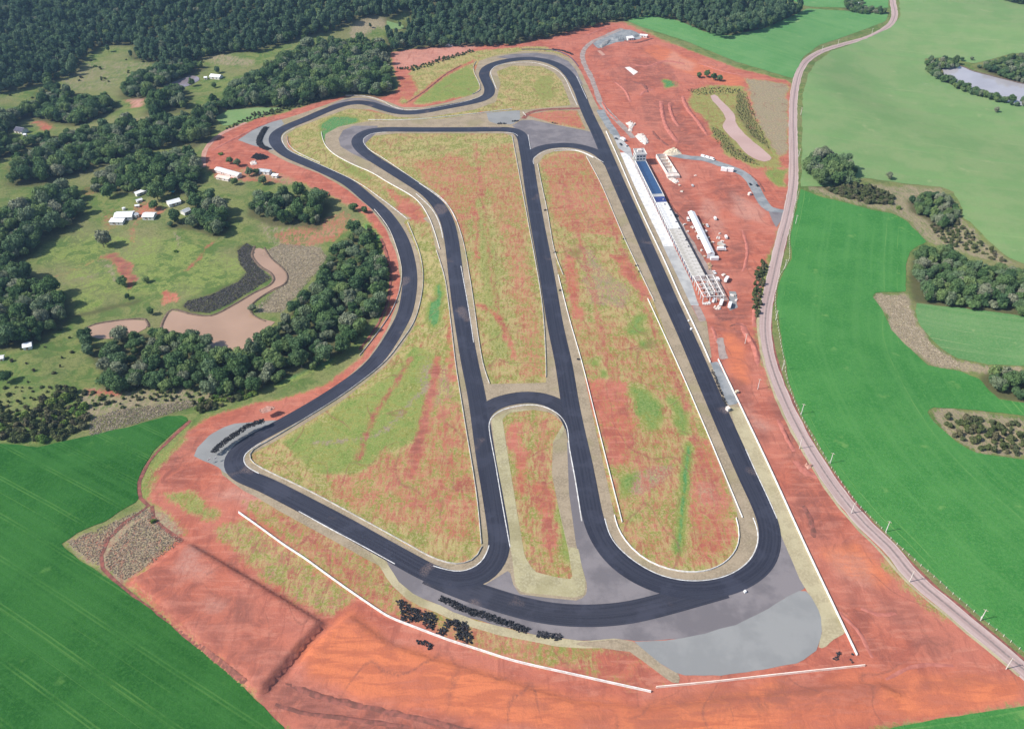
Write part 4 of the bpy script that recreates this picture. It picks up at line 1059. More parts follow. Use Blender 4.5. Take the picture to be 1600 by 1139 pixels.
barrier([(449, 213), (450, 224), (462, 237), (500, 255)], 'short wall inside the upper left hairpin', .85, .45)
barrier([(744, 97), (740, 104), (741, 114), (750, 135), (749, 143), (738, 148)], 'short bent wall outside the northern chicane', .85, .45)
barrier([(575, 188), (650, 187), (725, 180), (800, 171)], 'thin white wall along the strip above the upper straight', .8, .5, 'whitewash')
barrier([(540, 150), (570, 151), (595, 157.5), (615, 168), (630, 172)], 'wall outside the crest of the upper sweep below the dark wood', .85, .45)
barrier([(815, 78), (862, 79), (888, 88), (904, 105)], 'dark low wall around the outside of the head bend', 1.0, .6, 'slate_roof')
barrier([(585, 328), (606, 355), (621, 392), (628, 427), (622, 462), (606, 497), (562, 556)], 'low wall outside the western sweep beside the pond wood', .85, .45)
barrier([(817, 176), (822, 182)], 'stub of wall at the mouth of the dirt link', .85, .45)

# ------------------------------------------------------------------ banks of pushed-up earth
def bank(px, hh, w, mat='soil'):
    pl = resample(catmull(GS(px), 4), 4)
    N = normals(pl); vs = []; k = 5
    Z = hgt(np.array([q[0] for q in pl]), np.array([q[1] for q in pl]))
    for i, (p, m, z) in enumerate(zip(pl, N, Z)):
        e = min(1, i / 4, (len(pl) - 1 - i) / 4)
        for j, (o, q) in enumerate(((-1, -.1), (-.5, .55), (0, 1), (.45, .6), (1, -.1))):
            r1 = rng.uniform(.5, 1.4); jx = rng.uniform(-.7, .7)
            vs.append((p[0] + m[0] * w * (o + jx * .4), p[1] + m[1] * w * (o + jx * .4), float(z) + (hh * .72 * q * r1 * e if q > 0 else -.15)))
    me = bpy.data.meshes.new('earth_bank')
    me.from_pydata(vs, [], [(i * k + j, i * k + j + 1, (i + 1) * k + j + 1, (i + 1) * k + j) for i in range(len(pl) - 1) for j in range(k - 1)])
    me.update()
    if me.polygons[0].normal.z < 0: me.flip_normals()
    me.shade_smooth()
    tag(link('earth_bank', me, M[mat]), kind='structure')
bank([(445, 1066), (500, 1086), (560, 1101), (640, 1117), (720, 1138), (800, 1165)], .9, 2.2, 'soil_dark')
bank([(430, 1100), (470, 1112), (540, 1122), (640, 1136)], .8, 1.4, 'soil_dark')
bank([(1385, 1062), (1430, 1040), (1490, 1040)], .6, 1.4)
bank([(1345, 950), (1370, 960), (1400, 958)], .7, 1.5)
bank([(1310, 955), (1340, 985), (1365, 1030)], .7, 1.5)
bank([(1033, 158), (1036, 180), (1042, 200), (1058, 222)], 1.8, 3)
bank([(1046, 160), (1050, 180), (1060, 198)], 1.5, 2.5)
bank([(985, 100), (1010, 104), (1040, 96), (1070, 100)], 1.2, 3)
bank([(972, 62), (990, 68), (1020, 60)], 1.5, 2.5, 'soil_dark')
bank([(940, 158), (950, 175), (966, 190)], 1.2, 2)
bank([(330, 236), (370, 215), (410, 196), (450, 180)], 1.0, 2.0)
bank([(596, 372), (606, 402), (611, 432), (606, 470), (592, 505), (562, 547)], .9, 1.5, 'soil_dark')
bank([(634, 162), (662, 144), (700, 114), (722, 102)], .8, 1.6, 'soil_dark')
bank([(1243, 720), (1262, 740), (1280, 745)], 1.4, 3)
bank([(1158, 505), (1165, 520), (1180, 545), (1184, 570)], 1.6, 2.5)
bank([(1190, 440), (1180, 480), (1178, 510)], 1.2, 2)

for q, a_, b_, m_ in (([(1000, 150), (1010, 142), (1022, 140)], 1.6, 2.5, 'soil'), ([(990, 128), (1005, 133), (1012, 145)], 1.4, 2.2, 'soil_dark'), ([(1066, 150), (1074, 170), (1090, 190), (1105, 212)], 1.5, 2.6, 'soil'), ([(1020, 205), (1030, 218), (1045, 228)], 1.2, 2.0, 'soil_dark'), ([(960, 128), (975, 140), (985, 160)], 1.2, 2.0, 'soil'),
                     ([(1118, 492), (1128, 500), (1140, 500)], 1.3, 1.6, 'soil_dark'), ([(1140, 510), (1155, 506), (1166, 512)], 1.3, 1.6, 'soil_dark'), ([(1112, 510), (1118, 525), (1120, 535)], 1.2, 1.5, 'soil'), ([(1195, 300), (1185, 285), (1170, 272)], .9, 1.4, 'soil_dark'), ([(1160, 360), (1168, 395), (1160, 425)], .8, 1.6, 'soil'), ([(1035, 300), (1055, 330), (1070, 345)], .7, 1.2, 'soil_dark'),
                     ([(1215, 655), (1228, 680), (1240, 705)], 1.0, 2.0, 'soil'), ([(1255, 790), (1268, 815), (1272, 840)], .9, 2.2, 'soil_dark'), ([(910, 60), (935, 48), (960, 40)], 1.0, 2.0, 'soil'), ([(1090, 98), (1130, 112), (1160, 118)], 1.0, 2.0, 'soil'), ([(300, 1000), (330, 1026), (370, 1060), (400, 1088)], .8, 1.2, 'soil_dark')):
    bank(q, a_, b_, m_)

# ------------------------------------------------------------------ trees
def unit(r):
    while True:
        v = Vector((r.uniform(-1, 1), r.uniform(-1, 1), r.uniform(-1, 1)))
        if .05 < v.length < 1: return v.normalized()

ICO_V, ICO_F = None, None
_b = bmesh.new(); bmesh.ops.create_icosphere(_b, subdivisions=1, radius=1)
ICO_V = [v.co.copy() for v in _b.verts]; ICO_F = [tuple(v.index for v in f.verts) for f in _b.faces]; _b.free()

def crown_mesh(name, seed, rad, z0, z1, nb, nq, leaf, mat, conic=0.0, flat_=0.7):
    r = random.Random(seed)
    zc = (z0 + z1) / 2; hz = (z1 - z0) / 2
    blobs = []
    for i in range(nb):
        dv = unit(r)
        f = r.uniform(.35, .72)
        zz = dv.z * f
        k = 1 - conic * (zz + 1) / 2
        br = rad * r.uniform(.30, .50) * (1 - .35 * conic * max(0, zz))
        blobs.append((Vector((dv.x * rad * f * k, dv.y * rad * f * k, zc + zz * hz)), br))
    blobs.append((Vector((0, 0, zc)), rad * .55))
    vs = []; fs = []
    for c, br in blobs:
        n = len(vs)
        for v in ICO_V:
            j = r.uniform(.66, .86)
            vs.append(c + Vector((v.x * br * j, v.y * br * j, v.z * br * j * min(1.15, hz / rad + .15))))
        fs += [tuple(a + n for a in f) for f in ICO_F]
    tot = sum(b[1] ** 2 for b in blobs); made = 0; tries = 0
    while made < nq and tries < nq * 6:
        tries += 1
        t = r.uniform(0, tot)
        for c, br in blobs:
            t -= br ** 2
            if t <= 0: break
        dv = unit(r)
        if dv.z < -.45 and r.random() < .8: continue
        p = c + dv * (br * r.uniform(.78, 1.12))
        p.z = c.z + (p.z - c.z) * min(1.15, hz / rad + .15)
        if any((p - c2).length < b2 * .72 for c2, b2 in blobs): continue
        nrm = (dv + unit(r) * .75).normalized()
        u = nrm.orthogonal().normalized(); w = nrm.cross(u)
        a = r.uniform(0, 6.28); s = leaf * r.uniform(.55, 1.15)
        e1 = (u * math.cos(a) + w * math.sin(a)) * s; e2 = (w * math.cos(a) - u * math.sin(a)) * s * r.uniform(.55, 1)
        n = len(vs)
        vs += [p - e1 * .5, p - e2 * .5 + nrm * .08 * s, p + e1 * .55, p + e2 * .5 + nrm * .08 * s]
        fs.append((n, n + 1, n + 2, n + 3)); made += 1
    me = bpy.data.meshes.new(name)
    me.from_pydata([tuple(v) for v in vs], [], fs)
    me.materials.append(mat)
    return me

def trunk_mesh(seed, hh, rad):
    r = random.Random(seed); mb = MB()
    p = Vector((0, 0, -.4)); q = Vector((r.uniform(-.3, .3), r.uniform(-.3, .3), hh * .55))
    mb.cyl(p, q, rad, rad * .7, 7)
    for i in range(4):
        a = i * 1.57 + r.uniform(-.4, .4)
        e = q + Vector((math.cos(a) * hh * .22, math.sin(a) * hh * .22, hh * r.uniform(.2, .32)))
        mb.cyl(q - Vector((0, 0, .2 * i)), e, rad * .5, rad * .18, 5)
    me = mb.mesh('trunk'); me.materials.append(M['bark'])
    return me

TREE = []      # (crown mesh, trunk mesh)
for i in range(7):
    rr = rng.uniform(4.6, 6.2); hh = rng.uniform(8.5, 12)
    TREE.append((crown_mesh('crown', 40 + i, rr, hh * .14, hh, 15, 1000, 1.15, M['leaf']), trunk_mesh(i, hh * .8, .28)))
FTREE = []
for i in range(4):
    rr = rng.uniform(3.6, 4.8); hh = rng.uniform(11, 15)
    FTREE.append((crown_mesh('crown', 70 + i, rr, hh * .2, hh, 13, 620, 1.3, M['leaf_forest'], .35), trunk_mesh(20 + i, hh * .8, .25)))
SHRUB = [crown_mesh('foliage', 90 + i, rng.uniform(1.6, 2.4), -.3, rng.uniform(2.0, 3.2), 9, 420, .7, M['leaf_shrub']) for i in range(4)]
BSHRUB = [crown_mesh('foliage', 96 + i, rng.uniform(1.8, 2.4), -.3, rng.uniform(1.8, 2.6), 8, 380, .8, M['leaf_bright']) for i in range(2)]
stem_me = MB().cyl((0, 0, -.3), (.1, 0, 1.2), .09, .05, 5).mesh('stem'); stem_me.materials.append(M['bark'])

def to_px(x, y, z=0.0):
    dx, dy, dz = x, y, z - CAM_H
    dep = dy * CP - dz * SP
    return 800 + FPX * dx / dep, 569.5 - FPX * (dy * SP + dz * CP) / dep

def place_tree(kind, xy, s, label, group, cat='tree', name='tree', sz=None):
    cm, tm = kind
    z = float(hgt(xy[0], xy[1]))
    o = empty(name, (xy[0], xy[1], z), rng.uniform(0, 6.28))
    o.scale = (s, s, sz or s * rng.uniform(.85, 1.15))
    tag(o, label, cat, group)
    link('crown', cm, None, o); link('trunk', tm, None, o)
    return o

def place_shrub(me, xy, s, label, group):
    o = empty('shrub', (xy[0], xy[1], float(hgt(xy[0], xy[1]))), rng.uniform(0, 6.28))
    o.scale = (s, s, s * rng.uniform(.8, 1.2))
    tag(o, label, 'shrub', group)
    link('foliage', me, None, o); link('stem', stem_me, None, o)
    return o

def fill(poly, sp, seed, edge=0.0):
    r = random.Random(seed)
    xs = [p[0] for p in poly]; ys = [p[1] for p in poly]
    gx, gy = np.meshgrid(np.arange(min(xs), max(xs), sp), np.arange(min(ys), max(ys), sp * .9))
    gx = gx + (np.arange(gx.shape[0])[:, None] % 2) * sp * .5
    gx = gx.ravel(); gy = gy.ravel()
    rs = np.random.RandomState(seed)
    gx = gx + rs.uniform(-.42, .42, gx.shape) * sp; gy = gy + rs.uniform(-.42, .42, gy.shape) * sp
    ok = inside(gx, gy, poly)
    ok &= rs.rand(len(gx)) > .06
    if edge: ok &= dist_line(gx, gy, poly, True) > edge
    return list(zip(gx[ok].tolist(), gy[ok].tolist()))

def scatter(name, pts, protos, smin, smax, label, cat, group=None, seed=1, zs=(.75, 1.35)):
    """one mass of plants: every point carries an instance of one of the plants built above"""
    rs = np.random.RandomState(seed)
    P = np.array(pts)
    Z = hgt(P[:, 0], P[:, 1])
    me = bpy.data.meshes.new(name)
    me.from_pydata([(float(a), float(b), float(c)) for (a, b), c in zip(pts, Z)], [], [])
    s = rs.uniform(smin, smax, len(pts)) * (.8 + .5 * fbm(P[:, 0], P[:, 1], .02, 2))
    sc = np.stack([s, s, s * rs.uniform(zs[0], zs[1], len(pts))], -1)
    a = me.attributes.new('sc', 'FLOAT_VECTOR', 'POINT'); a.data.foreach_set('vector', sc.astype(np.float32).ravel())
    a = me.attributes.new('rot', 'FLOAT_VECTOR', 'POINT')
    a.data.foreach_set('vector', np.stack([rs.normal(0, .06, len(pts)), rs.normal(0, .06, len(pts)), rs.uniform(0, 6.28, len(pts))], -1).astype(np.float32).ravel())
    a = me.attributes.new('pick', 'INT', 'POINT'); a.data.foreach_set('value', rs.randint(0, len(protos), len(pts)).astype(np.int32))
    o = link(name, me)
    ng = bpy.data.node_groups.new(name, 'GeometryNodeTree')
    ng.interface.new_socket('Geometry', in_out='INPUT', socket_type='NodeSocketGeometry')
    ng.interface.new_socket('Geometry', in_out='OUTPUT', socket_type='NodeSocketGeometry')
    N = ng.nodes; L = ng.links
    gi = N.new('NodeGroupInput'); go = N.new('NodeGroupOutput')
    jn = N.new('GeometryNodeJoinGeometry')
    for p in protos:
        oi = N.new('GeometryNodeObjectInfo'); oi.inputs['Object'].default_value = p; oi.inputs['As Instance'].default_value = True
        L.new(oi.outputs['Geometry'], jn.inputs[0])
    ip = N.new('GeometryNodeInstanceOnPoints')
    ip.inputs['Pick Instance'].default_value = True
    L.new(gi.outputs[0], ip.inputs['Points']); L.new(jn.outputs[0], ip.inputs['Instance'])
    for nm, ty, sk in (('sc', 'FLOAT_VECTOR', 'Scale'), ('rot', 'FLOAT_VECTOR', 'Rotation'), ('pick', 'INT', 'Instance Index')):
        na = N.new('GeometryNodeInputNamedAttribute'); na.data_type = ty; na.inputs['Name'].default_value = nm
        L.new(na.outputs['Attribute'], ip.inputs[sk])
    L.new(ip.outputs[0], go.inputs[0])
    md = o.modifiers.new('plants', 'NODES'); md.node_group = ng
    tag(o, label, cat, group, 'stuff')
    return o

pw = fill(GS(WOODS['pond_wood'][0], 7.5), 8.6, 3, .5)
print('pond wood trees', len(pw))
crowns = []
for i, p in enumerate(pw):
    u, v = to_px(p[0], p[1], float(hgt(p[0], p[1])))
    if u < 240: lb = 'leafy tree at the western end of the pond wood, below the small brown pond'
    elif v < 440: lb = 'leafy tree in the upper tip of the pond wood beside the dry brush'
    elif u > 470: lb = 'leafy tree in the eastern flank of the pond wood along the western sweep'
    elif v > 585: lb = 'leafy tree in the front row of the pond wood, above the brown brush'
    elif u < 370: lb = 'leafy tree in the middle of the pond wood, just below the large brown pond'
    else: lb = 'leafy tree in the thick of the pond wood, right of the large brown pond'
    o = place_tree(TREE[i % 7], p, rng.choice((rng.uniform(.55, .85), rng.uniform(.8, 1.15), rng.uniform(1.0, 1.4))), lb, 'trees of the pond wood')
    if i < 7: crowns.append([c for c in o.children if c.name.startswith('crown')][0])
SINGLES = [
 ((163, 387), 1.5, 'large round dark tree beside the farm track below the white roofs'), ((192, 446), .95, 'dark round tree at the end of the muddy cattle yard'), ((229, 441), .55, 'small tree just right of the muddy cattle yard'),
 ((553, 330), .85, 'round tree between the sheds and the western track sweep'), ((570, 333), .7, 'smaller tree touching the western track sweep verge'),
 ((360, 256), .8, 'tree above the long white shed by the upper left hairpin'), ((372, 260), .7, 'dark tree just right of the long white shed top corner'), ((390, 275), .9, 'tree left of the small grey shed'), ((412, 288), 1.0, 'dark tree in front of the small grey shed'), ((367, 289), .65, 'small tree at the lower end of the long white shed'), ((401, 272), .7, 'tree touching the small grey shed'),
 ((247, 312), 1.6, 'big rounded tree above the farm yard'), ((242, 327), 1.0, 'round tree directly above the second white farm roof'), ((298, 308), 1.6, 'large tree right of the white farm house with bright gable'), ((306, 325), 1.4, 'tree above the half hidden farm roof'), ((275, 348), 1.3, 'leafy tree below the half hidden farm roof'), ((172, 308), 1.4, 'pale spreading tree at the edge of the pasture left of the farm'),
 ((12, 597), .8, 'lone tree at the left edge of the picture above the scrub'), ((236, 492), .6, 'thin tree between the two brown ponds'), ((395, 487), .55, 'small tree on the right shore of the brown pond'), ((200, 467), .45, 'small tree left of the red patch by the brown pond'),
 ((1388, 280), .7, 'lone dark tree above the rough strip right of the road'), ((1556, 176), .7, 'small lone tree in the pale meadow below the lake'), ((1502, 96), .5, 'small tree left of the gap above the lake'), ((1518, 95), .5, 'small tree right of the gap above the lake'),
 ((1092, 122), .8, 'leftmost tree of the dark clump on the red building ground'), ((1104, 121), .9, 'second tree of the dark clump on the red building ground'), ((1115, 126), .9, 'third tree of the dark clump on the red building ground'), ((1124, 127), .7, 'rightmost tree of the dark clump on the red building ground'),
 ((340, 115), .9, 'tree behind the white far farmhouse'), ((300, 135), .9, 'tree right of the far farm pond'), ((335, 138), .8, 'pale tree in the far farm meadow'),
]
for (p, s, lb) in SINGLES:
    place_tree(TREE[rng.randrange(7)], G(*p), s, lb, None)
fcrowns = []
for (p, s, lb) in (((170, 82), .8, 'lone far tree in the small pale clearing'), ((206, 92), .9, 'far tree at the right end of the small pale clearing'), ((118, 118), .8, 'far tree at the left tip of the pale hill meadow'), ((578, 36), .6, 'thin tree standing in the bare brown clearing')):
    o = place_tree(FTREE[len(fcrowns)], G(*p), s, lb, None)
    fcrowns.append([c for c in o.children if c.name.startswith('crown')][0])

WLAB = {'far_forest': 'dense dark forest covering the far hillside', 'north_forest': 'dense dark forest beyond the head of the circuit', 'belt_wood': 'broad belt of woodland across the left farmland', 'hedge_wood': 'wood around the blue roofed house at the left edge', 'farm_wood': 'wood around the far farm pond', 'lower_belt': 'wood above the white farm roofs',
        'west_wood': 'rounded wood at the left edge above the pasture', 'corner_wood': 'wood at the left edge left of the cattle yard', 'mid_wood': 'wood between the sheds and the dry scrub', 'house_wood': 'wood right of the white farm roofs', 'right_wood': 'dark wood at the right edge among the green fields',
        'tall_clump': 'tall dark clump right of the road bend', 'rough_clump': 'clump of trees in the rough strip', 'lake_wood': 'wood right of the lake', 'lake_row': 'row of trees along the lake shore', 'field_island_wood': 'small wood island at the right edge', 'top_row': 'tree row by the road at the top', 'top_right_trees': 'trees at the top right corner'}
BIG = {'tall_clump': (.95, 1.3), 'right_wood': (.7, 1.0), 'lake_row': (.5, .8), 'lake_wood': (.5, .85), 'top_row': (.45, .75), 'field_island_wood': (.6, .95), 'rough_clump': (.55, .85)}
sd = 10
for nm, (px, mt, sp) in WOODS.items():
    if nm == 'pond_wood': continue
    sd += 1
    pts = fill(GS(px, 5 if nm not in ('far_forest', 'north_forest') else 8), sp, sd, (5.5 if nm in ('belt_wood', 'hedge_wood', 'farm_wood', 'far_forest', 'lower_belt') else 3.4) if len(px) > 12 or nm in ('west_wood', 'mid_wood') else 2.0)
    a, b = BIG.get(nm, (.45, 1.35) if mt == 'leaf' else (.55, 1.4))
    scatter('wood', pts, crowns if mt == 'leaf' else fcrowns + crowns[:1], a, b, WLAB[nm], 'wood', 'woods around the circuit', sd)
    print(nm, len(pts))

# shrubs: the near ones singly, the rest as scrub
FM = [(-60, 640), (0, 636), (40, 648), (85, 612), (105, 603), (130, 627), (140, 660), (110, 683), (60, 692), (0, 688), (-60, 690)]
sp_ = fill(GS(FM, 1), 4.6, 77)
sp_.sort(key=lambda p: p[1])
shr = []
for i, p in enumerate(sp_[:150]):
    u, v = to_px(p[0], p[1], float(hgt(p[0], p[1])))
    kn = 'olive' if i % 6 else 'bright green'
    wh = 'at the left edge above the left field' if u < 45 else ('in the middle of the scrub above the left field' if u < 95 else 'at the right end of the scrub above the left field')
    wh = ('front row ' if v > 675 else '') + wh
    o = place_shrub(SHRUB[i % 4] if i % 6 else BSHRUB[i % 2], p, rng.uniform(.9, 1.9), '%s bushy shrub %s' % (kn, wh), 'shrubs above the left field')
    if i and i <= 12 and i % 6 and len(shr) < 4: shr.append(o.children[0] if o.children[0].name.startswith('foliage') else o.children[1])
bsh = []
for i, (p, s, lb) in enumerate((((1404, 327), 1.2, 'yellow green bush at the upper edge of the right field'), ((275, 394), .9, 'small bush in the middle of the pasture'), ((150, 105), 1.0, 'bush on the pale far meadow'), ((345, 242), 1.3, 'bright bush beside the ring path'), ((240, 815), .8, 'low bush in the dry thicket above the red pit'))):
    o = place_shrub(BSHRUB[i % 2], G(*p), s, lb, None)
    if i < 2: bsh.append([c for c in o.children if c.name.startswith('foliage')][0])
SCRUB = [
 (fill(GS([(-60, 602), (0, 605), (60, 598), (150, 606), (300, 606), (380, 612), (300, 622), (150, 642), (110, 606), (80, 612), (40, 648), (-60, 636)], 1), 5.5, 90), shr, .35, .85, 'rough scrub in the brown meadow below the pond wood'),
 (fill(GS([(60, 500), (110, 490), (120, 560), (60, 600), (0, 590), (0, 570)], 1), 16, 91), shr, .4, .9, 'scattered bushes in the meadow at the left edge'),
 (fill(GS([(105, 102), (150, 90), (215, 92), (240, 100), (190, 128), (110, 138), (60, 150), (20, 160), (0, 150)], 1), 26, 92), shr, .6, 1.3, 'scattered bushes on the pale far meadows'),
 (fill(GS([(0, 330), (60, 290), (150, 265), (190, 255), (190, 262), (120, 285), (60, 305), (0, 345)], 1), 18, 93), shr, .5, 1.1, 'scattered bushes on the meadow strip between the woods'),
 (sp_[150:], shr, .9, 1.7, 'scrub behind the shrubs above the left field'),
 (fill(GS([(1345, 290), (1390, 300), (1400, 318), (1360, 318), (1320, 308), (1290, 296)], 1), 3.6, 78), shr, .7, 1.7, 'scrub along the top edge of the right field'),
 (fill(GS([(1470, 645), (1500, 648), (1600, 662), (1700, 672), (1700, 722), (1600, 712), (1540, 704), (1500, 690), (1478, 668)], 1), 5.0, 79), shr, .8, 1.6, 'scrub on the grassy island in the right field'),
 (fill(GS([(1500, 345), (1540, 385), (1580, 412), (1560, 408), (1510, 392), (1470, 375), (1450, 350)], 1), 5.0, 80), shr, .6, 1.3, 'scattered bushes on the rough strip right of the field'),
 (fill(GS([(300, 630), (320, 622), (390, 608), (400, 614), (340, 636), (312, 645)], 1), 3.6, 81), shr + bsh, .8, 1.3, 'hedge above the red track edge at the left'),
 (fill(GS([(455, 500), (480, 480), (500, 450), (480, 500), (450, 520), (440, 515)], 1), 4.0, 82), bsh, .9, 1.5, 'bright green bushes at the west edge of the pond wood'),
 (fill(GS([(575, 350), (590, 372), (604, 410), (608, 440), (602, 440), (592, 395), (572, 360)], 1), 3.6, 83), bsh + shr[:1], .7, 1.2, 'yellow green bushes between the pond wood and the red bank'),
 (fill(GS([(1110, 195), (1130, 205), (1150, 232), (1190, 258), (1150, 248), (1120, 225)], 1), 2.6, 84), shr, .18, .36, 'low scrub left of the site pond'),
 (fill(GS([(1152, 140), (1166, 145), (1192, 205), (1206, 236), (1175, 212), (1150, 172)], 1), 2.6, 85), shr, .18, .38, 'low scrub right of the site pond'),
 (fill(GS([(1072, 139), (1110, 136), (1160, 138), (1150, 146), (1090, 148)], 1), 3.2, 86), shr, .25, .5, 'low scrub above the site pond'),
 (fill(GS([(1180, 425), (1192, 405), (1198, 412), (1190, 470), (1182, 495), (1176, 480)], 1), 3.2, 87), shr, .6, 1.1, 'scrub along the ditch left of the road'),
 (fill(GS([(395, 186), (450, 172), (500, 156), (500, 150), (440, 168), (395, 178), (355, 198), (348, 206)], 1), 4.2, 88), shr, .5, 1.0, 'hedge outside the upper left bend'),
 (fill(GS([(610, 108), (640, 104), (700, 88), (742, 76), (742, 80), (700, 93), (650, 110)], 1), 4.2, 89), shr, .5, 1.0, 'hedge across the plots below the north forest'),
]
for i, (pts, pr, a, b, lb) in enumerate(SCRUB):
    if pts: scatter('scrub', pts, pr, a, b, lb, 'scrub', 'patches of scrub', 200 + i)

def tufts(name, polys, sp, hh, wdt, mat, label, cat, seed, nb=7):
    r = random.Random(seed); vs = []; fs = []
    for q in polys:
        pts = fill(q, sp, seed)
        if not pts: continue
        Z = hgt(np.array([p[0] for p in pts]), np.array([p[1] for p in pts]))
        for (x, y), z in zip(pts, Z):
            hs = hh * r.uniform(.6, 1.3)
            for i in range(nb):
                a = r.uniform(0, 6.28); b = r.uniform(.1, .9) * sp * .55
                cx, cy = x + math.cos(a) * b, y + math.sin(a) * b
                a2 = r.uniform(0, 3.14); w = wdt * r.uniform(.6, 1.3)
                dx, dy = math.cos(a2) * w, math.sin(a2) * w
                lx, ly = r.uniform(-.6, .6) * hs, r.uniform(-.6, .6) * hs
                n = len(vs); t = hs * r.uniform(.5, 1)
                vs += [(cx - dx, cy - dy, z - .05), (cx + dx, cy + dy, z - .05), (cx + dx * .7 + lx, cy + dy * .7 + ly, z + t), (cx - dx * .7 + lx, cy - dy * .7 + ly, z + t * .9)]
                fs.append((n, n + 1, n + 2, n + 3))
    me = bpy.data.meshes.new(name); me.from_pydata(vs, [], fs)
    o = link(name, me, mat)
    return tag(o, label, cat, None, 'stuff')
tufts('reed_bed', [GS([(286, 478), (300, 486), (328, 488), (358, 474), (398, 450), (424, 434), (408, 420), (396, 402), (398, 386), (385, 379), (371, 391), (373, 408), (385, 426), (374, 438), (330, 460), (292, 470)], .8)], 1.0, .6, .32, M['reed'], 'dark grey dead reeds along the shore of the brown pond', 'reeds', 301)
tufts('dry_brush', [GS([(402, 398), (440, 380), (500, 386), (512, 402), (490, 430), (455, 470), (440, 488), (404, 488), (398, 480), (432, 452), (446, 438), (446, 426), (424, 406)], .5)], 1.0, .35, .3, M['brush'], 'grey brown brush between the brown pond and the wood', 'brush', 302)
tufts('dry_brush', [GS([(104, 846), (165, 820), (228, 792), (240, 800), (196, 818), (168, 845), (158, 870), (152, 884)], .4), GS([(178, 850), (202, 822), (238, 800), (262, 832), (288, 843), (196, 906), (168, 890), (164, 868)], .4)], 1.0, .35, .3, M['brush'], 'pale dry thicket above the red earth pit', 'brush', 303)
tufts('dry_brush', [GS([(140, 655), (180, 640), (300, 624), (318, 630), (230, 655), (180, 670), (140, 682)], .5)], 1.2, .5, .35, M['brush'], 'brown brush along the upper edge of the left field', 'brush', 304)
tufts('dry_brush', [GS([(1366, 463), (1400, 460), (1416, 462), (1424, 486), (1432, 510), (1450, 532), (1475, 552), (1500, 566), (1500, 574), (1455, 566), (1415, 532), (1396, 514), (1384, 484)], .4)], 1.2, .3, .3, M['brush'], 'dry brush strip pointing into the right field', 'brush', 305)

# muddy rims of the ponds
def rim(px, z, w):
    pl = catmull(flats(px, z), 4)
    N = normals(pl); k = 3; vs = []
    for p, m in zip(pl, N):
        for o, q in ((-w, -.1), (0, .55), (w * .8, .15)):
            vs.append((p[0] + m[0] * o, p[1] + m[1] * o, z + q * rng.uniform(.7, 1.2)))
    me = bpy.data.meshes.new('pond_bank')
    me.from_pydata(vs, [], [(i * k + j, i * k + j + 1, (i + 1) * k + j + 1, (i + 1) * k + j) for i in range(len(pl) - 1) for j in range(k - 1)])
    me.update()
    if me.polygons[0].normal.z < 0: me.flip_normals()
    tag(link('pond_bank', me, M['mud']), kind='structure')
rim([(250, 519), (257, 498), (269, 484), (300, 491), (330, 493), (360, 479), (398, 457), (421, 446), (428, 437), (423, 427), (406, 416), (394, 399), (398, 385)], PZ[0] + .25, 1.4)
rim([(413, 387), (424, 404), (440, 418), (449, 430), (445, 444), (430, 451), (405, 466), (391, 480), (395, 492), (415, 502)], PZ[0] + .25, 1.0)
rim([(131, 514), (150, 506), (190, 500), (227, 499), (232, 511)], PZ[1] + .25, 1.2)
rim([(1474, 106), (1500, 103), (1520, 111), (1560, 121), (1600, 131), (1680, 141)], PZ[2] + .5, 2.0)

# ------------------------------------------------------------------ heaps of used tyres
def torus(mb, c, ax, R0, r0, nu=9, nv=5):
    u = ax.orthogonal().normalized(); w = ax.cross(u)
    vs = []
    for i in range(nu):
        a = 2 * math.pi * i / nu
        e = u * math.cos(a) + w * math.sin(a)
        for j in range(nv):
            b = 2 * math.pi * j / nv
            vs.append(c + e * (R0 + r0 * math.cos(b)) + ax * (r0 * 1.25 * math.sin(b)))
    mb.add(vs, [(i * nv + j, i * nv + (j + 1) % nv, ((i + 1) % nu) * nv + (j + 1) % nv, ((i + 1) % nu) * nv + j) for i in range(nu) for j in range(nv)])
def tyres(polys, label, hmax=1.25, sp=1.05, seed=1):
    r = random.Random(seed); mb = MB()
    base = polys[0][0]
    for q in polys:
        pts = fill(q, sp, seed)
        for (x, y) in pts:
            dd = float(dist_line(np.array(x), np.array(y), q, True))
            if sp > 1 and r.random() < .08: continue
            top = min(hmax, .4 + dd * .6) * r.uniform(.35, 1.3)
            z = .18
            while z < top:
                tilt = r.uniform(0, .35) if r.random() < .6 else r.uniform(.5, 1.5)
                ax = Vector((math.sin(tilt) * math.cos(a := r.uniform(0, 6.28)), math.sin(tilt) * math.sin(a), math.cos(tilt)))
                torus(mb, Vector((x - base[0] + r.uniform(-.25, .25), y - base[1] + r.uniform(-.25, .25), z + .25 * math.sin(tilt))), ax, r.uniform(.33, .46), r.uniform(.13, .18))
                z += .33 + .3 * math.sin(tilt)
    o = empty('tyre_heap', (base[0], base[1], 0))
    tag(o, label, 'tyre heap', 'heaps of used tyres')
    c = mb.build('tyres', M['rubber'], o); c['kind'] = 'stuff'
    return o
def Z8(l):
    return flats([(600 + a / 8, 920 + b / 8) for a, b in l], .5)
def strip(px, w):
    pl = catmull(flats(px, .3), 3); N = normals(pl)
    return [(p[0] + m[0] * w, p[1] + m[1] * w) for p, m in zip(pl, N)] + [(p[0] - m[0] * w, p[1] - m[1] * w) for p, m in zip(pl[::-1], N[::-1])]
tyres([Z8([(150, 150), (240, 130), (340, 210), (450, 260), (600, 290), (680, 370), (640, 440), (600, 510), (540, 500), (480, 410), (380, 410), (280, 410), (190, 360), (200, 250)])], 'big black tyre heap inside the outer wall, left of the two large ones', seed=2)
